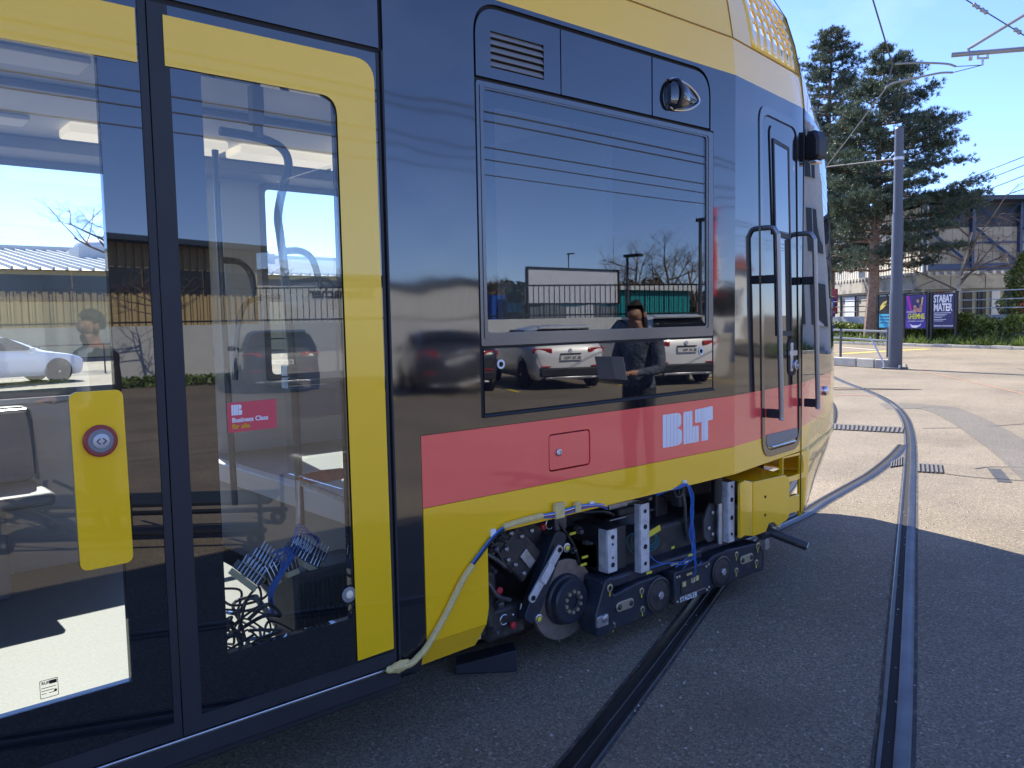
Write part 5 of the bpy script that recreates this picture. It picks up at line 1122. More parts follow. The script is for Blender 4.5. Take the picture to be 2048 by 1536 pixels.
for x, z in ((3.655, 0.45), (3.69, 0.53), (3.69, 0.41)):
    MB().lathe((x, YF+0.018, z), (0, -1, 0), [(0.012, 0), (0.012, 0.006), (0.006, 0.009)], 10).build('gusset_bolt', m_steel, tram)
# air spring bellows and clutter in the arch
MB().lathe((3.36, 2.98, 0.36), (0, 0, 1), [(0.21, 0), (0.225, 0.02), (0.215, 0.035), (0.225, 0.05), (0.20, 0.07), (0.17, 0.12), (0.15, 0.2), (0.15, 0.25)], 36).build('air_spring', m_blackw, tram)
MB().box(3.13, 3.48, 2.86, 2.93, 0.595, 0.625).box(3.13, 3.50, 2.86, 2.90, 0.535, 0.545).build('cross_rail', m_steel, tram, bev=0.004)
for q_ in ((3.17, 3.42, 2.83, 2.86, 0.56, 0.60), (3.5, 3.6, 2.85, 3.0, 0.40, 0.70), (2.45, 2.8, 2.95, 3.05, 0.60, 0.74)): MB().box(*q_).build('valve_block', m_mach, tram, bev=0.008)
MB().tube(smooth_path([(2.35, 2.75, 0.74), (2.6, 2.78, 0.70), (2.85, 2.8, 0.66), (3.0, 2.8, 0.655)], 6), 0.010, 8).tube(smooth_path([(2.15, 2.8, 0.72), (2.5, 2.82, 0.68), (2.8, 2.86, 0.60)], 6), 0.014, 8).tube(smooth_path([(3.2, 2.7, 0.735), (3.4, 2.72, 0.70), (3.56, 2.68, 0.735)], 6), 0.012, 8).build('pipe_run', m_mach, tram)
MB().tube(smooth_path([(3.40, 2.66, 0.735), (3.42, 2.66, 0.66), (3.47, 2.66, 0.655), (3.50, 2.66, 0.735)], 5), 0.009, 8).build('lashing_eye', m_mach, tram)
for x, z in ((2.70, 0.585), (2.78, 0.455), (2.77, 0.42)):
    MB().box(x-0.02, x+0.02, 2.70, 2.705, z-0.006, z+0.006).build('wire_marker', m_ymark, tram)
# yellow bogie-end cover, bent sheet with a cut-out at the foot
yc = 2.535
cvo = rpoly([(3.955, 0.672), (4.29, 0.665), (4.335, 0.63), (4.335, 0.40), (4.21, 0.375), (4.17, 0.405), (4.12, 0.41), (4.085, 0.365), (3.955, 0.364)], [.004, .05, .05, .05, .02, .02, .03, .02, .004], 5)
cv = MB().side(cvo, yc, yc+0.02).build('bogie_cover', m_yellow, tram, bev=0.006)
cv['label'] = 'yellow sheet-metal cover with two bolt holes'
MB().add([(3.80, yc-0.02, 0.69), (3.845, yc-0.02, 0.70), (3.955, yc+0.004, 0.672), (3.955, yc+0.004, 0.364), (3.845, yc-0.02, 0.392), (3.80, yc-0.02, 0.385), (3.80, yc, 0.69), (3.845, yc, 0.70), (3.955, yc+0.02, 0.672), (3.955, yc+0.02, 0.364), (3.845, yc, 0.392), (3.80, yc, 0.385)],
         [(0, 1, 4, 5), (1, 2, 3, 4), (6, 11, 10, 7), (7, 10, 9, 8), (0, 6, 7, 1), (1, 7, 8, 2), (5, 4, 10, 11), (4, 3, 9, 10), (0, 5, 11, 6)]).build('cover_flange', m_yellow, cv, bev=0.004)
MB().add([(3.80, yc-0.018, 0.695), (3.845, yc-0.018, 0.702), (3.955, yc+0.006, 0.674), (4.29, yc+0.006, 0.667), (4.36, 2.86, 0.685), (3.90, 2.86, 0.700), (3.80, yc-0.01, 0.66)], [(0, 1, 2, 3, 4, 5)]).build('cover_top', m_yellow, cv)
for z in (0.57, 0.465):
    MB().lathe((4.075, yc-0.001, z), (0, -1, 0), [(0.008, 0), (0.008, 0.0015)], 14).build('cover_hole', m_groove, cv)
MB().box(4.40, 4.56, 2.60, 2.64, 0.395, 0.50).build('cover_lug', m_yellow, cv, bev=0.005)
lb_ = MB().tube([(4.15, 2.75, 0.385), (4.36, 2.44, 0.247)], 0.026, 18).build('lifting_bar', m_mach, tram); MB().tube([(4.359, 2.4415, 0.2477), (4.363, 2.4355, 0.245)], 0.0255, 18).build('bar_end', m_steel, lb_)
MB().tube(smooth_path([(4.09, 2.58, 0.40), (4.13, 2.60, 0.34), (4.22, 2.62, 0.31), (4.27, 2.64, 0.36)], 5), 0.03, 10).build('track_brake_arm', m_dsteel, tram)
for k in range(4): MB().lathe((4.235+0.022*k, 2.60, 0.355-0.008*(k % 2)), (0, -1, 0), [(0.010, 0), (0.010, 0.02), (0.006, 0.024)], 8).build('arm_bolt', m_bolt, tram)

# ------------------------------------------------------------------ loose wiring
wz = W0-0.012
har = thing('wire_harness', 'pale tape-wrapped wire loom stuck along the yellow skirt above the wheel', 'wiring', (2.0, W0-0.01, 0.75))
MB().tube(smooth_path([(1.545, wz, 0.342), (1.62, wz-0.006, 0.337), (1.665, wz-0.004, 0.355), (1.705, wz-0.002, 0.381), (1.789, wz-0.002, 0.476), (1.876, wz-0.002, 0.593), (1.93, wz-0.002, 0.645)], 8), 0.0125, 8).build('taped_run', m_tape, har)
random.seed(5); wd = MB().ball((1.580, wz-0.002, 0.338), 0.048, 0.010, 0.020, 14, 8)
wd.v = [(x+random.uniform(-.006, .006)+(.018 if z < .33 else -.012)*(1 if x < 1.58 else -.3), y+random.uniform(-.003, .003), z+random.uniform(-.005, .005)) for x, y, z in wd.v]
wd.build('tape_wad', m_tape, har, ang=15)
for i, (m, dz, dy) in enumerate(((m_bluew, 0.006, 0), (m_bluew, -0.006, 0.002), (m_blackw, 0.0, -0.006), (m_bluew, 0.001, 0.006))):
    pp = [(1.92, wz+dy, 0.637+dz), (1.965, wz+dy, 0.675+dz), (2.02, wz+dy, 0.72+dz), (2.07, wz+dy, 0.75+dz), (2.12, wz+dy, 0.765+dz)]
    MB().tube(smooth_path(pp, 6), 0.0045, 6).build('wire', m, har)
MB().tube(smooth_path([(2.09, wz, 0.765), (2.18, wz, 0.772), (2.305, wz, 0.775)], 6), 0.0135, 8).build('taped_run', m_tape, har)
for i, (m, dz) in enumerate(((m_bluew, 0.006), (m_redw, 0.0), (m_redw, -0.005), (m_bluew, -0.009), (m_white, 0.002))):
    pp = [(2.29, wz, 0.775+dz*0.6), (2.36, wz-0.004, 0.770+dz), (2.45, wz-0.004, 0.772+dz*1.2), (2.53, wz, 0.775+dz), (2.60, wz, 0.77+dz*0.5), (2.66, wz+0.004, 0.762+dz*0.5), (2.74, wz+0.03, 0.735+dz)]
    MB().tube(smooth_path(pp, 6), 0.0045, 6).build('wire', m, har)
MB().box(2.375, 2.43, W0-0.024, W0-0.002, 0.748, 0.815).box(2.497, 2.53, W0-0.024, W0-0.002, 0.755, 0.80).build('tape_tab', m_tape, har, bev=0.003)
MB().box(2.03, 2.055, W0-0.012, W0-0.001, 0.735, 0.765).box(2.60, 2.625, W0-0.012, W0-0.001, 0.765, 0.785).box(3.27, 3.295, W0-0.010, W0-0.001, 0.765, 0.785).build('cable_clip', m_white, har, bev=0.002)
hang = thing('hanging_wires', 'bundle of thin blue wires hanging from the skirt edge down to the bogie', 'wiring', (3.35, 2.54, 0.2))
random.seed(3)
for i in range(7):
    j = lambda s=0.012: random.uniform(-s*1.6, s*1.6)
    pp = [(3.10+j(), 2.53, 0.735+j()), (3.22+j(), 2.50, 0.752+j(.004)), (3.285+j(.004), W0-0.012, 0.762+j(.003)), (3.335+j(.01), W0-0.012, 0.70), (3.352+j(.012), W0+0.0, 0.60), (3.365+j(.02), W0+0.01, 0.50), (3.385+j(.01), W0+0.015, 0.40), (3.40+j(.004), W0+0.02, 0.365)]
    e = [(3.36, .30), (3.46, .315), (3.52, .305), (3.30, .32), (3.25, .345), (3.43, .25), (3.44, .20)][i]
    pp += [((3.40+e[0])/2+j(.02), W0+0.03, (0.365+e[1])/2+j(.02)), (e[0], YF-0.035, e[1])]
    MB().tube(smooth_path(pp, 6), 0.0024, 5).build('wire', m_bluew, hang)
coil = thing('cable_coil', 'coil of thin teal cable with a yellow tag beside the air spring', 'wiring', (3.22, 2.68, 0.4))
for i in range(6):
    r1, r2 = 0.058+0.008*i, 0.034+0.005*i
    MB().tube([(3.205+0.012*i*math.sin(i)+r1*math.cos(a)*0.9-0.3*r2*math.sin(a), 2.66+0.004*i, 0.475-0.006*i+r2*math.sin(a)*1.1-0.5*r1*math.cos(a)*0.5) for a in [2*math.pi*k/24 for k in range(24)]], 0.003, 5, closed=True).build('cable_loop', m_tealw, coil)
MB().obox((3.215, 2.645, 0.505), (0.062, 0, 0.014), (0, 0.001, 0), (-0.004, 0, 0.015)).build('cable_tag', m_ymark, coil)
MB().tube(smooth_path([(3.17, 2.66, 0.46), (3.19, 2.65, 0.40), (3.23, 2.62, 0.35), (3.33, 2.60, 0.33), (3.43, 2.59, 0.325)], 6), 0.0028, 5).tube(smooth_path([(3.16, 2.62, 0.335), (3.28, 2.60, 0.34), (3.40, 2.58, 0.325)], 6), 0.0028, 5).build('cable_tail', m_bluew, coil)
for (x, z, w) in ((3.335, 0.325, .03), (3.44, 0.315, .028), (3.47, 0.345, .02), (3.415, 0.262, .022), (3.13, 0.325, .02), (3.32, 0.415, .012)):
    MB().box(x-w, x+w, YF-0.036 if z < .28 else YF-0.004, YF-0.033 if z < .28 else YF-0.001, z-0.006, z+0.006).build('tape_piece', m_ymark if w < .021 else m_tape, coil)
# wheel chock on the ground
g = atG(1035, 1347)
ck = MB().add([(2.14, 2.90, 0.002), (2.36, 2.73, 0.002), (2.42, 2.82, 0.002), (2.20, 2.99, 0.002), (2.14, 2.90, 0.045), (2.36, 2.73, 0.105), (2.42, 2.82, 0.105), (2.20, 2.99, 0.045)], [(0, 3, 2, 1), (4, 5, 6, 7), (0, 1, 5, 4), (1, 2, 6, 5), (2, 3, 7, 6), (3, 0, 4, 7)]).build('wheel_chock', mat('chock_rubber', (0.014, 0.018, 0.028), 0.6, var=0.2, vscale=20), None, bev=0.006)
tag(ck, 'dark wedge-shaped chock lying on the asphalt below the yellow skirt', 'chock')

# ------------------------------------------------------------------ test gear standing inside the door
rk = thing('terminal_rack', 'black test rack with rows of cream terminal strips behind the right door pane', 'test rack', (1.25, 3.0, ZFL))
MB().box(1.34, 1.66, 2.82, 3.02, ZFL, 0.66).build('rack_case', m_mach, rk, bev=0.01)
for k in range(14): MB().box(1.36+0.020*k, 1.368+0.020*k, 2.806, 2.82, 0.42, 0.62).build('case_fin', m_blackw, rk)
def tstrip(px0, py0, px1, py1, Y):
    a, c = atY(px0, py0, Y), atY(px1, py1, Y); d = (c-a); L_ = d.length; u = d.normalized(); n = Vector((0.35, 0, 0.94)); n = (n-u*n.dot(u)).normalized(); w = u.cross(n).normalized()
    s = MB().obox((a+c)/2, u*L_/2, n*0.011, w*0.012).build('terminal_strip', mat('cream_strip', (0.62, 0.55, 0.34), 0.5) if 'cream_strip' not in MATS else MATS['cream_strip'], rk, bev=0.002)
    MB().obox((a+c)/2+n*0.030, u*L_/2, n*0.016, w*0.014).build('terminal_block', m_mach, s)
    for k in range(max(3, int(L_/0.016))):
        p = a+u*(0.008+0.016*k)
        MB().tube([p+n*0.014+w*0.016, p+n*0.048+w*0.012, p+n*0.075+w*0.004], 0.0026, 5).build('terminal_pin', m_alu, s)
for q in ((462, 1142, 510, 1178, 2.80), (484, 1128, 528, 1160, 2.83), (500, 1115, 548, 1150, 2.87), (540, 1170, 560, 1158, 2.80), (566, 1105, 605, 1128, 2.83), (578, 1090, 640, 1128, 2.86), (572, 1150, 596, 1140, 2.80), (610, 1130, 630, 1140, 2.84)): tstrip(*q)
for i in range(9):
    a = atY(545+random.uniform(-6, 6), 1180+random.uniform(-8, 8), 2.78); c = atY(random.uniform(555, 600), random.uniform(1085, 1110), 2.80); e = atY(random.uniform(540, 640), random.uniform(1085, 1140), 2.85)
    MB().tube(smooth_path([a+Vector((0, 0, -0.08)), a, (a+c)/2+Vector((0.02, -0.01, 0.02)), c, e], 6), 0.003, 5).build('rack_wire', m_bluew, rk)
for i in range(4):
    a = atY(585, 1080, 2.82); e = atY(635, 1090+i*8, 2.86)
    MB().tube(smooth_path([a, a+Vector((0.03, 0, 0.02+0.012*i)), e+Vector((0, 0, 0.03+0.01*i)), e], 6), 0.0028, 5).build('rack_wire', m_bluew, rk)
cb = thing('cable_heap', 'tangle of loose black cables lying on the tram floor by the rack', 'cables', (1.1, 2.9, ZFL))
random.seed(11)
for i in range(34):
    p = Vector((random.uniform(0.98, 1.22), random.uniform(2.62, 3.1), ZFL+0.01+random.uniform(0, 0.22))); pts = [p]
    for k in range(4):
        p = p+Vector((random.uniform(-.09, .10), random.uniform(-.13, .13), random.uniform(-.10, .08))); p.z = max(ZFL+0.008, p.z); p.y = min(3.15, max(2.60, p.y)); pts.append(p.copy())
    MB().tube(smooth_path(pts, 6), random.choice((0.004, 0.005, 0.007)), 6).build('cable', m_white if i % 11 == 5 else (m_bluew if i % 9 == 4 else m_blackw), cb)
bag = MB()
pb = [atY(605, 950, 2.95), atY(640, 940, 2.95), atY(690, 935, 2.92), atY(690, 958, 2.9), atY(650, 965, 2.9), atY(610, 968, 2.95)]
bag.add([tuple(p) for p in pb]+[tuple(p+Vector((0, .05, -.01))) for p in pb], [(5, 4, 3, 2, 1, 0), (6, 7, 8, 9, 10, 11)]+[(i, (i+1) % 6, 6+(i+1) % 6, 6+i) for i in range(6)])
tag(bag.build('plastic_bag', mat('red_plastic', (0.5, 0.06, 0.06), 0.25, var=0.5, vscale=25), None, bev=0.01), 'crumpled red and white plastic bag on the ledge inside the tram', 'bag')
MB().tube([atY(597, 960, 2.95), atY(597, 1075, 2.95)], 0.011, 8).build('podium_post', m_steel, tram)
MB().tube([atY(600, 965, 2.95), atY(690, 1000, 2.75)], 0.012, 8).build('podium_rail', m_steel, tram)
# ------------------------------------------------------------------ the street side behind the camera (seen mirrored in the tram)
def V2(p): return Vector((p[0], p[1], 0))
m_wwall = mat('white_render', (0.62, 0.62, 0.60), 0.8, var=0.06, dirt=(0.40, 0.39, 0.36), dirt_scale=1.2, dirt_lo=0.6)
WP = [(-14, -27), (2, -21.5), (9, -18.3), (14, -15.2), (22, -11.5), (30, -8.0)]
gw = thing('boundary_wall', 'low white rendered boundary wall behind the parked cars', 'wall', V2(WP[2]))
for a, c in zip(WP, WP[1:]):
    a, c = V2(a), V2(c); d = (c-a).normalized(); n = Vector((-d.y, d.x, 0)); MB().obox((a+c)/2+Vector((0, 0, .8)), d*((c-a).length/2), n*.12, Vector((0, 0, .8))).build('wall_run', m_wwall, gw)
bf = thing('bar_fence', 'black vertical-bar fence on top of the white wall', 'fence', V2(WP[3]))
m_fen = mat('black_fence_paint', (0.015, 0.016, 0.018), 0.5)
for a, c in zip(WP[1:], WP[2:]):
    a, c = V2(a), V2(c); d = (c-a).normalized(); L_ = (c-a).length
    for z in (1.7, 2.62): MB().obox((a+c)/2+Vector((0, 0, z)), d*L_/2, Vector((-d.y, d.x, 0))*.02, Vector((0, 0, .025))).build('fence_rail', m_fen, bf)
    k = 0.08
    while k < L_:
        p = a+d*k; MB().obox(p+Vector((0, 0, 2.13)), d*.012, Vector((-d.y, d.x, 0))*.012, Vector((0, 0, .52))).build('fence_bar', m_fen, bf, smooth=False); k += 0.17
vg = thing('verge', 'strip of rough grass at the foot of the white wall', 'grass', V2((5, -19)))
n = 5000; s = rnd.uniform(0, 1, n); C_ = np.stack([-4+14*s, -22.5+5.4*s+rnd.uniform(-.1, 1.2, n), rnd.uniform(.02, .25, n)], 1)
leafcloud('blades', C_, .07, m_grass, vg)
bare_tree('small_tree', Vector((7.6, -17.6, 0)), 3.4, 'small leafless tree in the verge by the white wall', 31, .05, .6, (0, 0), m_twig, 3)
# cars
m_tyre = mat('tyre_rubber', (0.015, 0.015, 0.016), 0.8); m_rim = mat('alloy_rim', (0.5, 0.5, 0.52), 0.3, 0.9); m_tail = mat('tail_light', (0.45, 0.01, 0.015), 0.15, coat=1); m_cwin = mat('car_window', (0.010, 0.012, 0.014), 0.03, ior=1.4)
m_plate = mat('number_plate', (0.75, 0.75, 0.74), 0.5); m_trim = mat('car_trim', (0.02, 0.02, 0.022), 0.6)
def car(loc, ang, paint, label, kind='hatch', tag_txt='BL 5A 4125'):
    """local axes: +y is the rear (towards the tram), x across; length 4.4"""
    t = thing('parked_car', label, 'car', loc, 'cars parked behind the camera', world=False); t.rotation_euler = (0, 0, ang)
    h = {'hatch': 1.46, 'suv': 1.66, 'sedan': 1.42}[kind]; bl = {'hatch': .93, 'suv': 1.02, 'sedan': .95}[kind]
    # side profile stations: y (rear +), body top z, roof z
    ys = [-2.2, -2.05, -1.7, -1.0, -0.55, 0.2, 1.1, 1.65, 1.95, 2.12, 2.2]
    if kind == 'sedan': tops = [.62, .72, .80, .90, 1.15, h, h-.02, 1.18, 1.02, .98, .80]
    else: tops = [.62, .74, .86, bl, 1.22, h, h-.01, h-.10, bl+.30, bl+.02, .80]
    wid = [.66, .78, .85, .88, .89, .90, .90, .88, .86, .82, .76]
    def sec(i):
        w, tp_ = wid[i], tops[i]; zb = .22 if 0 < i < 10 else .34; rows = []
        bw = min(bl, tp_)
        prof = [(w*.86, zb), (w*.98, zb+.12), (w, .62*min(1, tp_/.8)), (w*.985, bw*.98 if tp_ > bl else tp_*.93)]
        if tp_ > bl+.05: k = (tp_-bl)/(h-bl); prof += [(w*.95, bl+.02), (w*(.95-.17*k), tp_-.07), (w*(.85-.19*k), tp_-.015), (0, tp_+.01)]
        else: prof += [(w*.95, tp_*.965), (w*.8, tp_*.99), (w*.5, tp_), (0, tp_+.005)]
        return prof
    b = MB(); n = 8
    for i, y in enumerate(ys):
        p = sec(i); b.v += [(x, y, z) for x, z in p]+[(-x, y, z) for x, z in reversed(p[:-1])]
    m = 2*n-1
    for i in range(len(ys)-1):
        b.f += [(i*m+k, (i+1)*m+k, (i+1)*m+k+1, i*m+k+1) for k in range(m-1)]
    b.f += [tuple(range(m)), tuple(range((len(ys)-1)*m+m-1, (len(ys)-1)*m-1, -1))]
    o = b.build('body', paint, t, ang=60); sd = o.modifiers.new('sub', 'SUBSURF'); sd.levels = 1; sd.render_levels = 1
    # rear window, side windows, lights, plate, bumper
    if kind == 'sedan': rw = [(.60, 1.24, h-.06), (.72, 1.80, 1.12)]
    else: rw = [(.62, 1.66, h-.13), (.74, 2.02, bl+.12)]
    (x1, y1, z1), (x2, y2, z2) = rw
    MB().add([(-x1, y1, z1), (x1, y1, z1), (x2, y2, z2), (-x2, y2, z2)], [(3, 2, 1, 0)]).build('rear_window', m_cwin, t)
    for o_ in [x for x in COL.objects if x.parent == t and x.name.startswith('rear_window')]: o_.location = (0, .035, .03)
    for s in (-1, 1):
        f = [(s*.865, -.75, bl+.04), (s*.875, 1.45, bl+.06), (s*.74, 1.15, h-.12), (s*.74, -.05, h-.12)]
        MB().add([(x+s*.02, y, z) for x, y, z in f], [(0, 1, 2, 3) if s > 0 else (3, 2, 1, 0)]).build('side_window', m_cwin, t)
        MB().obox((s*.64, 2.085, .88 if kind != 'suv' else .97), (.21, -s*.06, 0), (0, .05, 0), (0, 0, .055)).build('tail_light', m_tail, t, bev=.02)
        MB().obox((s*.98, -.62, .98), (.09, 0, 0), (0, .05, 0), (0, 0, .06)).build('wing_mirror', paint, t, bev=.02)
        for y in (-1.35, 1.32):
            wl_ = MB().lathe((s*.72, y, .325), (s, 0, 0), [(.20, 0), (.325, .01), (.33, .09), (.32, .19), (.22, .20)], 28).build('wheel', m_tyre, t)
            MB().lathe((s*.90, y, .325), (s, 0, 0), [(.225, 0), (.21, .02), (.06, .0), (.03, .03)], 20).build('rim', m_rim, wl_)
            MB().lathe((s*.80, y, .345), (s, 0, 0), [(.37, 0), (.37, .085)], 28).build('wheel_arch', m_trim, t)
    MB().box(-.72, .72, 2.10, 2.235, .30, .50).build('bumper_trim', m_trim, t, bev=.03)
    MB().box(-.60, .60, 2.12, 2.225, .245, .30).build('bumper_lip', m_rim, t, bev=.01)
    if kind != 'sedan':
        MB().obox((0, 1.70, h-.055), (.60, 0, 0), (0, .13, -.02), (0, .01, .022)).build('roof_spoiler', paint, t, bev=.01)
        MB().tube([(0, 2.06, bl+.10), (.28, 1.93, bl+.30)], .012, 5).build('rear_wiper', m_trim, t)
    for s in (-1, 1):
        MB().tube([(s*.80, 2.03, bl+.05), (s*.76, 2.20, .70), (s*.70, 2.215, .54)], .006, 4).build('tailgate_seam', m_trim, t)
        MB().box(s*.52-.09, s*.52+.09, 2.215, 2.24, .255, .285).build('exhaust_tip', m_rim, t, bev=.006)
        MB().box(s*.60-.11, s*.60+.11, 2.18, 2.238, .52, .545).build('reflector', m_tail, t)
    MB().lathe((0, 2.16, (.72 if kind != 'suv' else .82)+.16), (0, 1, .25), [(.045, 0), (.045, .012)], 16).build('badge', m_rim, t)
    MB().box(-.24, .24, 2.17, 2.225, (.72 if kind != 'suv' else .82)+.075, (.72 if kind != 'suv' else .82)+.10).build('tailgate_grip', m_trim, t)
    pz = .72 if kind != 'suv' else .82
    pl_ = MB().box(-.25, .25, 2.19, 2.235, pz-.055, pz+.055).build('number_plate', m_plate, t, bev=.004)
    text_obj('plate_text', tag_txt, .085, m_trim, pl_, (.22, 2.237, pz-.03), (-1, 0, 0), (0, 0, 1), bold=.002, depth=.001)
    return t
pw_ = mat('white_car_paint', (.78, .78, .77), .3, coat=1); pd_ = mat('dark_grey_car_paint', (.035, .04, .05), .3, coat=1); pk_ = mat('black_car_paint', (.012, .013, .018), .3, coat=1); ps_ = mat('silver_car_paint', (.40, .41, .43), .35, .6, coat=1)
def carat(rx, ry, ang, *a): 
    d = Vector((math.sin(ang), -math.cos(ang), 0)); 
    return car(Vector((rx, ry, 0))+d*2.2, ang, *a)
an = R(25)
carat(8.3, -12.6, R(20), pk_, 'black estate car parked alone in front of the white wall', 'hatch', 'BL 45 7181')
carat(10.6, -8.9, an, pd_, 'dark grey saloon car left of the white hatchback', 'sedan', 'BS 22 1604')
carat(13.0, -8.0, an, pw_, 'white hatchback parked beside the dark grey saloon', 'hatch', 'BL 56 7422')
carat(15.5, -6.7, an, pw_, 'tall white sport utility car at the end of the parked row', 'suv', 'BL 81 903')
m_bay = m_yline
for rx, ry in ((9.3, -9.6), (11.8, -8.4), (14.3, -7.3), (16.8, -6.1)):
    d = Vector((math.sin(an), -math.cos(an), 0)); struct(strip([Vector((rx, ry, 0)), Vector((rx, ry, 0))+d*4.8], .12, .0045, 'painted_line', m_bay))
# things behind the fence
def panel(name, pxl, pxr, yt, yb, Y, m, label, cat, th=.15, z0=None):
    a, c = atM(pxl, yt, Y), atM(pxr, yt, Y); zb_ = atM(pxl, yb, Y).z if z0 is None else z0
    t = thing(name, label, cat, Vector(((a.x+c.x)/2, Y, 0)))
    MB().box(a.x, c.x, Y-th, Y, zb_, a.z).build('face', m, t)
    return t, a.x, c.x, zb_, a.z
m_led = mat('screen_mesh_white', (.62, .62, .66), .6, var=.04); m_teal = mat('teal_sheet', (.02, .33, .36), .5, var=.05); m_slat = mat('grey_slats', (.17, .18, .19), .6)
t, xa, xc, za, zb3 = panel('billboard', 1055, 1235, 536, 606, -19, m_led, 'large pale mesh billboard rising behind the bar fence', 'billboard')
MB().frame(rect(xa-.06, xc+.06, za-.06, zb3+.06, 0, 2), rect(xa, xc, za, zb3, 0, 2), -19.05, -18.94).build('frame', m_fen, t)
for x in (xa+.3, xc-.3): MB().box(x-.08, x+.08, -19.3, -19.15, 0, zb3).build('leg', m_fen, t)
p = atM(1060, 612, -17.5); q = atM(1228, 608, -17.5)
t = thing('slatted_boards', 'grey upright slats standing in a row under the billboard', 'boards', Vector((p.x, -17.5, 0)))
k = p.x
while k < q.x: MB().box(k, k+.14, -17.55, -17.48, .3, p.z+.04*math.sin(k*3)).build('slat', m_slat if math.sin(k*1.3) > -.5 else m_lgrey, t); k += .17
t, xa, xc, za, zb3 = panel('teal_shed', 1238, 1378, 580, 640, -30, m_teal, 'teal corrugated shed with a pale flat roof behind the fence', 'shed', 6, 0)
for k in range(40):
    x = xa+(xc-xa)*(k+.3)/40; MB().box(x, x+.1, -30, -29.95, 0, zb3).build('rib', m_teal, t)
MB().box(xa-.4, xc+.4, -36.4, -29.6, zb3, zb3+.35).build('roof', m_lgrey, t)
panel('blue_bin', 984, 1010, 590, 655, -20.5, mat('bin_blue', (.02, .10, .45), .5), 'tall blue recycling bin behind the fence', 'bin', .7, 0)
t, xa, xc, za, zb3 = panel('green_poster', 1014, 1042, 577, 625, -20, mat('poster_dark_green', (.02, .06, .04), .5), 'dark green poster with a pale plant above a cyan strip', 'poster', .1)
MB().box(xa, xc, -20.0+.005, -19.98, za, za+(zb3-za)*.4).build('strip', m_cyan, t); MB().box(xa+.1, xa+.2, -20.2, -20.1, 0, za).build('leg', m_fen, t)
# far halls
m_cor = mat('ochre_corrugated', (.48, .37, .18), .6, var=.06); m_band = mat('dark_window_band', (.03, .036, .04), .2)
def hall(a, c, H, depth, label, zb=(1.9, 3.2), text=None):
    a, c = V2(a), V2(c); d = (c-a).normalized(); n = Vector((d.y, -d.x, 0)); 
    if n.y > 0: n = -n
    t = thing('factory_hall', label, 'building', (a+c)/2); L_ = (c-a).length
    MB().obox((a+c)/2+n*depth/2+Vector((0, 0, H/2)), d*L_/2, n*depth/2, Vector((0, 0, H/2))).build('wall', m_cor, t)
    k = 0
    while k < L_: MB().obox(a+d*k-n*.03+Vector((0, 0, H/2)), d*.11, n*.04, Vector((0, 0, H/2))).build('wall_rib', m_cor, t); k += .42
    for z0, z1 in (zb,): 
        nw = int(L_/3)
        for i in range(nw): MB().obox(a+d*(i+.5)*L_/nw-n*.09+Vector((0, 0, (z0+z1)/2)), d*(L_/nw*.485), n*.03, Vector((0, 0, (z1-z0)/2))).build('window_pane', m_band, t)
    MB().obox((a+c)/2+n*(depth/2-.3)+Vector((0, 0, H+.12)), d*(L_/2+.5), n*(depth/2+.8), Vector((0, 0, .12))).build('roof', m_roofd, t)
    return t
hall((-10, -27), (18, -36), 5.3, 14, 'ochre corrugated hall with a dark window band behind the white wall', (3.1, 4.2))
t = thing('white_warehouse', 'long white warehouse with small dark lettering beyond the fence', 'building', V2((22, -42)))
MB().box(19, 36, -48, -40, 0, 4.2).build('wall', m_wwall, t); MB().box(18.6, 36.4, -48.4, -39.6, 4.2, 4.5).build('roof', m_roofd, t)
text_obj('wall_lettering', 'Schumacher', .9, m_trim, t, (27.5, -39.97, 3.1), (-1, 0, 0), (0, 0, 1), bold=.02, depth=.01)
for i, (px, Y, H, sd_) in enumerate(((1275, -44, 9, 41), (1345, -42, 9.5, 42), (1310, -50, 8.5, 43), (1395, -40, 8, 44), (1000, -55, 6, 45), (1240, -52, 7.5, 46))):
    p = atM(px, 620, Y); bare_tree('bare_tree', Vector((p.x, Y, 0)), H, ('bushy leafless tree left of the pair above the teal shed', 'widest leafless tree above the teal shed', 'thin leafless tree between the two wide ones', 'leafless tree nearest the house gable', 'low leafless tree behind the white warehouse', 'leafless tree beside the lamp post')[i], sd_, .16, .62, (0, 0), m_twig, 4, 'leafless trees on the skyline')
mound = MB()
xs = np.linspace(-80, 160, 60); 
tree_line = []
n = 26000; xx = rnd.uniform(-90, 170, n); zz_ = rnd.uniform(0, 1, n)**.7*(4.5+1.6*np.sin(xx*.21)+1.0*np.sin(xx*.53+1)); 
leafcloud('wood', np.stack([xx, -78+rnd.uniform(-6, 6, n), zz_], 1), .8, leafmat('far_wood_leaves', (.06, .06, .035), .4)); stuff(bpy.data.objects['wood'], 'dark wooded skyline far beyond the halls', 'wood')
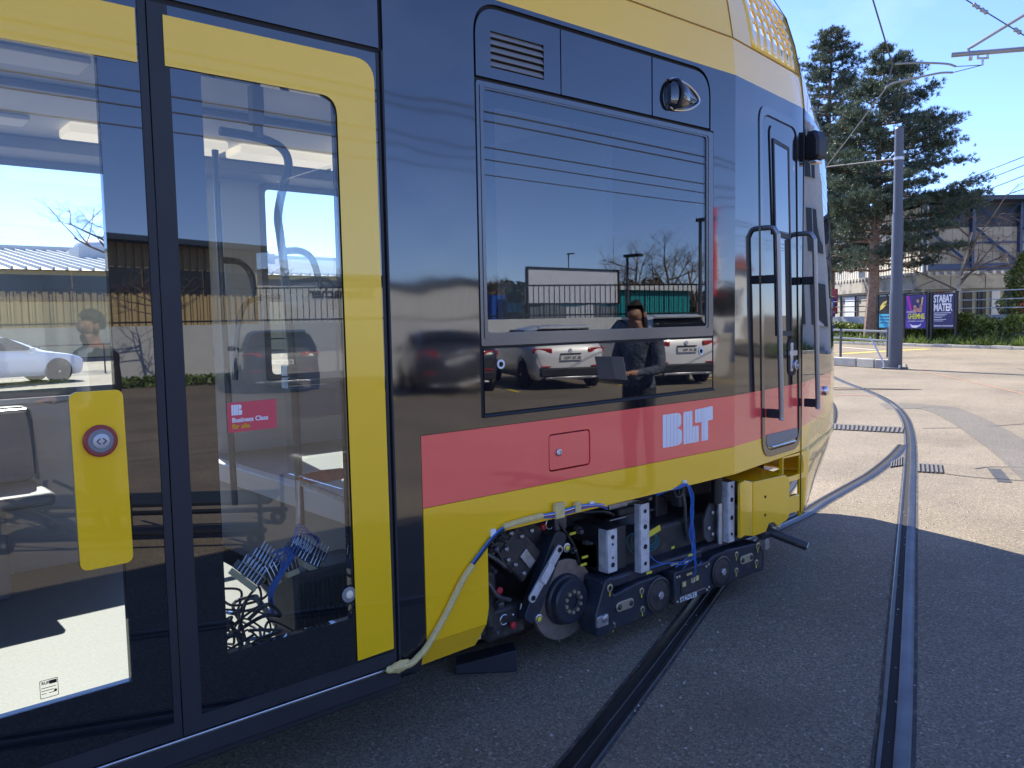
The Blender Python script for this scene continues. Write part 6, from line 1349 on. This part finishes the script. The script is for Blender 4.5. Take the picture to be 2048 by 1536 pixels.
# lamp posts and overhead wires on the street side
def lamp(x, y, H, label, head=True):
    t = thing('lamp_post', label, 'lamp post', Vector((x, y, 0)), 'lamp posts on the street side'); MB().lathe((x, y, 0), (0, 0, 1), [(.11, 0), (.10, .8), (.06, .85), (.045, H)], 14).build('pole', m_mast, t)
    MB().obox((x, y+.25, H), (.09, 0, 0), (0, .35, 0), (0, 0, .05)).build('lamp_head', m_dkpost, t, bev=.02); return t
p = atM(1255, 512, -13.0); lamp(p.x, -13.0, p.z, 'dark lamp post in front of the leafless trees')
p = atM(1401, 440, -9.0); lamp(p.x, -9.0, p.z, 'slim lamp post beside the red banner')
p = atM(1137, 508, -40.0); lamp(p.x, -40.0, p.z, 'distant lamp post above the billboard')
for i, (Y, py_) in enumerate(((-1.8, 272), (-2.2, 288), (-3.4, 332), (-4.6, 352), (-6.0, 378))):
    z = atM(1180, py_, Y).z
    wire([Vector((x, Y+.15*math.sin(x*.3), z+.004*(x-8)**2*.15)) for x in range(-22, 46, 4)], ('lowest line wire nearest the tram', 'upper line wire nearest the tram', 'low line wire over the parked cars', 'upper line wire over the parked cars', 'topmost feeder wire over the parked cars')[i], .010, 'line wires on the street side')
# low concrete block, banner and house seen in the tapered cab side
cbk = MB().box(16.6, 18.6, -8.2, -7.6, .0, 1.15).build('concrete_block', m_fas, None, bev=.03); tag(cbk, 'low stained concrete block right of the white sport utility car', 'concrete block')
hs = thing('house', 'white house with an orange tiled roof past the parked cars', 'house', V2((46, -14)))
MB().box(41, 53, -19, -11, 0, 4.6).build('wall', m_wwall, hs)
m_tile = mat('orange_tiles', (.45, .16, .07), .8, var=.2, vscale=4)
rf = MB().add([(40.4, -19.5, 4.5), (53.6, -19.5, 4.5), (53.6, -10.5, 4.5), (40.4, -10.5, 4.5), (40.4, -15, 8.2), (53.6, -15, 8.2)], [(3, 2, 5, 4), (1, 0, 4, 5), (0, 3, 4), (2, 1, 5), (0, 1, 2, 3)]).build('roof', m_tile, hs)
for k in range(22): MB().obox((40.7+.6*k, -12.75, 6.37), (.05, 0, 0), (0, 2.2, -1.8), (0, .03, .04)).build('tile_row', m_tile, rf)
for k in range(4): 
    wq = MB().box(42.3+2.6*k, 43.6+2.6*k, -11.0, -10.95, 1.6, 3.2).build('window', m_band, hs); MB().box(42.2+2.6*k, 43.7+2.6*k, -11.0, -10.9, 1.5, 1.6).build('sill', m_white, wq)
bn = thing('banner', 'tall red banner with white letters on a pole', 'banner', V2((20.3, -9.6)))
MB().cyl((20.3, -9.6, 0), (20.3, -9.6, 5), .05, n=10).build('pole', m_mast, bn); MB().box(20.36, 20.95, -9.63, -9.6, 2.1, 4.9).build('cloth', mat('banner_red', (.6, .03, .05), .6), bn)
text_obj('banner_text', 'Coiffure', .5, m_white, bn, (20.85, -9.59, 2.3), (0, 0, 1), (1, 0, 0), bold=.01, depth=.004)
mu = thing('mural_wall', 'white wall panel with green painted border and a round blue and red sign', 'wall', V2((25, -8)))
MB().obox((26, -8.4, 1.4), (2.6, 1.1, 0), (-.04, .1, 0), (0, 0, 1.4)).build('wall', m_wwall, mu); MB().obox((25.95, -8.26, .35), (2.6, 1.1, 0), (-.01, .025, 0), (0, 0, .18)).obox((25.95, -8.26, 2.65), (2.6, 1.1, 0), (-.01, .025, 0), (0, 0, .15)).build('green_border', mat('mural_green', (.04, .22, .10), .6), mu)
MB().lathe((25.6, -8.40, 2.0), (-.39, .92, 0), [(.34, 0), (.34, .04)], 28).build('sign_ring', mat('sign_red', (.6, .03, .04), .4), mu); MB().lathe((25.58, -8.36, 2.0), (-.39, .92, 0), [(.26, 0), (.26, .04)], 28).build('sign_face', MATS['sign_blue'], mu)
of = thing('office_block', 'white office block with wide windows ahead of the tram', 'building', V2((43, 5)))
MB().box(36, 50, 0.8, 10.6, 0, 9.6).build('wall', m_wwall, of)
for f in range(3):
    for k in range(3):
        wq = MB().box(35.9, 36, 1.4+3.05*k, 3.6+3.05*k, 1.2+3.1*f, 3.0+3.1*f).build('window', m_band, of); MB().box(35.85, 35.95, 2.45+3.05*k, 2.55+3.05*k, 1.2+3.1*f, 3.0+3.1*f).build('mullion', m_white, wq)
# ------------------------------------------------------------------ beyond the tram, seen through its windows
m_rfw = mat('white_ribbed_roof', (.60, .60, .58), .55, var=.05)
fs = thing('ribbed_roof_hall', 'low hall with a white ribbed sheet roof and roof domes beyond the tram', 'building', V2((12, 50)))
MB().box(-25, 50, 46, 80, 0, 4.45).build('wall', m_cor, fs)
MB().add([(-26, 45.6, 4.45), (51, 45.6, 4.45), (51, 62, 6.65), (-26, 62, 6.65), (51, 80, 4.4), (-26, 80, 4.4)], [(0, 1, 2, 3), (3, 2, 4, 5)]).build('roof', m_rfw, fs)
for k in range(130):
    x = -25.7+.6*k; MB().add([(x-.06, 45.55, 4.46), (x+.06, 45.55, 4.46), (x+.06, 62, 6.67), (x-.06, 62, 6.67), (x-.03, 45.55, 4.60), (x+.03, 45.55, 4.60), (x+.03, 62, 6.80), (x-.03, 62, 6.80)], [(4, 5, 6, 7), (0, 4, 7, 3), (1, 2, 6, 5), (0, 1, 5, 4)]).build('roof_rib', m_rfw, fs, smooth=False)
m_dome = mat('dome_acrylic', (.75, .76, .78), .25)
for x in (-3, 14.3, 24.5, 33):
    p = x; cb_ = MB().box(x-1.2, x+1.2, 55, 57.4, 5.7, 6.5).build('dome_kerb', m_lgrey, fs); MB().lathe((x, 56.2, 6.5), (0, 0, 1), [(1.25, 0), (1.15, .2), (.8, .42), (.3, .55)], 24).build('dome', m_dome, cb_)
MB().box(-26, 50, 61.8, 62.3, 6.65, 7.0).build('ridge', m_lgrey, fs)
MB().box(-25, 50, 45.93, 46, 2.9, 4.2).build('window_band', m_band, fs)
pc = car(Vector((4.2, 27.5, 0)), R(100), pw_, 'white car parked on the far side, seen through the left door', 'hatch', 'BL 19 330')
rl = thing('far_railing', 'low black double railing beyond the tram', 'railing', V2((6, 24)))
for z in (.55, 1.0): MB().tube([(-8, 31, z), (26, 31, z)], .03, 6).build('rail', m_fen, rl)
for k in range(18): MB().cyl((-8+2*k, 31, 0), (-8+2*k, 31, 1.02), .025, n=6).build('post', m_fen, rl)
bare_tree('bare_tree', Vector((atY(292, 600, 36).x, 36, 0)), 8.5, 'leafless tree beyond the tram, twigs at the left door glass', 51, .14, .6, (-.1, 0), m_twig, 4)
# ------------------------------------------------------------------ two people and a trolley on the street side (mirrored in the tram)
m_skin = mat('skin', (.42, .22, .15), .55, var=.06); m_suit = mat('dark_suit', (.018, .018, .022), .85, var=.3, vscale=9, bump=.03, bscale=11); m_shirt = mat('white_shirt', (.62, .65, .70), .8); m_hood = mat('blue_grey_top', (.085, .105, .145), .9, var=.35, vscale=7, bump=.04, bscale=9); m_trou = mat('dark_trousers', (.025, .028, .038), .85, var=.2, bump=.03, bscale=10); m_shoe = mat('black_shoes', (.012, .012, .013), .5); m_hair = mat('dark_brown_hair', (.02, .014, .010), .7); m_eye = mat('eye_white', (.7, .7, .7), .3)
def person(loc, ang, H, arms, label, top, shirt, hair_len):
    """local: faces +y; arms: for each side (elbow, wrist, grip direction)"""
    k = H/1.78; V = []; Ed = []; Rr = []
    def v(p, r): V.append(tuple(c*k for c in p)); Rr.append(r*k); return len(V)-1
    def e(a, b): Ed.append((a, b))
    pel = v((0, 0, .96), .125); wai = v((0, .0, 1.10), .135); che = v((0, .0, 1.30), .155); up = v((0, -.01, 1.42), .115); nk = v((0, .005, 1.50), .052); hd0 = v((0, .02, 1.565), .062); hd1 = v((0, .025, 1.64), .083); hd2 = v((0, .015, 1.71), .070)
    for a, b in ((pel, wai), (wai, che), (che, up), (up, nk), (nk, hd0), (hd0, hd1), (hd1, hd2)): e(a, b)
    chin = v((0, .075, 1.565), .030); e(hd0, chin); nose = v((0, .118, 1.625), .013); e(hd1, nose)
    hands = []
    for s, (el, wr, gd) in zip((-1, 1), arms):
        hp = v((s*.095, 0, .90), .092); kn = v((s*.11, .02, .50), .060); an_ = v((s*.115, -.02, .10), .042); he = v((s*.12, -.04, .05), .040); to = v((s*.14, .15, .035), .035)
        for a, b in ((pel, hp), (hp, kn), (kn, an_), (an_, he), (he, to)): e(a, b)
        sh = v((s*.185, -.01, 1.41), .075); ev = v((s*el[0], el[1], el[2]), .058); wv = v((s*wr[0], wr[1], wr[2]), .032)
        for a, b in ((up, sh), (sh, ev), (ev, wv)): e(a, b)
        g = Vector(gd).normalized(); w0 = Vector((s*wr[0], wr[1], wr[2])); pm = w0+g*.055; pv = v(pm, .026); e(wv, pv); hands.append(w0*k)
        side = g.cross(Vector((0, 0, 1))).normalized()
        for j in range(4):
            b0 = pm+g*.035+side*(-.03+.02*j); ln = (.05, .06, .055, .042)[j]
            a = v(b0, .010); e(pv, a); c = v(b0+g*ln*.55+Vector((0, 0, -.006)), .009); e(a, c); c2 = v(b0+g*ln*.85+Vector((0, 0, -.03)), .008); e(c, c2)
        th = v(pm-g*.015+side*(-s*.036)+Vector((0, 0, .008)), .011); e(pv, th); t2 = v(pm+g*.025+side*(-s*.05)+Vector((0, 0, .0)), .009); e(th, t2)
    me = bpy.data.meshes.new('body'); me.from_pydata(V, Ed, []); o = bpy.data.objects.new('body_tmp', me); COL.objects.link(o)
    o.modifiers.new('skin', 'SKIN'); sv_ = me.skin_vertices[0].data
    for i, r in enumerate(Rr): sv_[i].radius = (r, r); sv_[i].use_root = (i == 0)
    sb = o.modifiers.new('sub', 'SUBSURF'); sb.levels = 2; sb.render_levels = 2
    dg = bpy.context.evaluated_depsgraph_get(); dg.update(); m2 = bpy.data.meshes.new_from_object(o.evaluated_get(dg)); bpy.data.objects.remove(o)
    m2.materials.clear()
    for m in (m_trou, top, m_skin, m_shoe, shirt): m2.materials.append(m)
    for p in m2.polygons:
        c = p.center/k; p.use_smooth = True
        hand = any((p.center-h).length < .14*k and (p.center-h).dot(Vector(a[2])) > -.002 for h, a in zip(hands, arms))
        p.material_index = 3 if c.z < .085 else 2 if (c.z > 1.475 or hand) else 0 if c.z < .99 else 4 if (abs(c.x) < .085 and c.y > .05 and c.z > 1.02) else 1
    t = thing('person', label, 'person', loc, world=False); t.rotation_euler = (0, 0, ang)
    b = bpy.data.objects.new('body', m2); COL.objects.link(b); b.parent = t
    hr = MB(); n = 16
    for i in range(7):
        th = math.pi*(.02+.62*i/6)
        for j in range(n):
            a = 2*math.pi*j/n; fr_ = math.sin(a) > .35; zc = .112*math.cos(th); 
            if fr_ and i > 3: zc = .112*math.cos(math.pi*(.02+.62*3/6))
            hr.v.append(tuple(c*k for c in (.092*math.sin(th)*math.cos(a), .012+.100*math.sin(th)*math.sin(a)-(.012 if not fr_ else 0), 1.665+zc-(hair_len*(i/6) if not fr_ else 0))))
    for i in range(6): hr.f += [(i*n+j, (i+1)*n+j, (i+1)*n+(j+1) % n, i*n+(j+1) % n) for j in range(n)]
    hr.f.append(tuple(range(n))); h = hr.build('hair', m_hair, t, ang=80)
    for s in (-1, 1):
        MB().ball((s*.032*k, .098*k, 1.648*k), .011*k, .008*k, .007*k, 8, 6).build('eye', m_eye, t); MB().ball((s*.088*k, .012*k, 1.635*k), .012*k, .022*k, .032*k, 8, 6).build('ear', m_skin, t)
    return t
def face(dx, dy): return math.atan2(-dx, dy)
person(Vector((1.66, -1.70, 0)), face(-.95, .25), 1.74, (((.26, .02, 1.13), (.20, .22, 1.08), (.1, 1, .1)), ((.27, .0, 1.14), (.22, .20, 1.05), (-.1, 1, .0))), 'person in a dark suit and open white shirt mirrored in the left door', m_suit, m_shirt, .0)
person(Vector((5.75, .12, 0)), face(-1, .12), 1.76, (((.25, .03, 1.14), (.14, .27, 1.12), (.2, 1, .1)), ((.25, .03, 1.14), (.14, .27, 1.12), (-.2, 1, .1))), 'person in a blue-grey top holding papers, mirrored below the cab window', m_hood, m_hood, .16)
d = Vector((-1, .12, 0)).normalized(); pc0 = Vector((5.75, .12, 1.10))+d*.42; sd2 = Vector((-d.y, d.x, 0))
pp_ = MB()
for s in (-1, 1): pp_.obox(pc0+sd2*.075*s+Vector((0, 0, .06)), sd2*.075+d*.02*s, (d*.03+Vector((0, 0, .10))), d.cross(sd2)*.001+d*.0015)
tag(pp_.build('paper_sheets', m_white, None), 'open white paper sheets held by the person in the blue-grey top', 'papers')
# flat trolley with a tubular frame
m_deck = mat('trolley_deck_dark', (.014, .022, .024), .6); tr_ = thing('trolley', 'low dark trolley with a tubular steel frame mirrored in the doors', 'trolley', Vector((1.8, -1.2, 0)))
a, c = Vector((1.15, -2.0, 0)), Vector((2.65, -.80, 0)); u = (c-a).normalized(); w = Vector((-u.y, u.x, 0)); L_ = (c-a).length
MB().obox((a+c)/2+w*.02+Vector((0, 0, .30)), u*L_/2, w*.20, Vector((0, 0, .015))).build('deck', m_deck, tr_, bev=.006)
for s in (-1, 1):
    MB().tube([a+w*.33*s+Vector((0, 0, .12)), c+w*.33*s+Vector((0, 0, .12))], .02, 8).build('base_tube', m_fen, tr_)
    for f in (.02, .5, .98):
        p = a+u*L_*f+w*.33*s; MB().tube([p+Vector((0, 0, .40)), p+Vector((0, 0, .12))], .018, 8).build('leg_tube', m_fen, tr_)
    for f in (.04, .96):
        p = a+u*L_*f+w*.33*s; wl_ = MB().ring(p-w*.02+Vector((0, 0, .062)), w, .02, .06, .04, 20).build('castor', m_tyre, tr_); MB().lathe(p-w*.021+Vector((0, 0, .062)), w, [(.02, 0), (.02, .042)], 12).build('castor_hub', m_steel, wl_)
    MB().tube([a+w*.33*s+u*.1+Vector((0, 0, .40)), a+w*.33*s+u*.65+Vector((0, 0, .12))], .014, 6).build('brace', m_fen, tr_)
MB().tube(smooth_path([a+w*.3+Vector((0, 0, .42)), a+w*.3-u*.05+Vector((0, 0, .95)), a-w*.0-u*.06+Vector((0, 0, 1.0)), a-w*.3-u*.05+Vector((0, 0, .95)), a-w*.3+Vector((0, 0, .42))], 6), .016, 8).build('push_handle', m_fen, tr_)
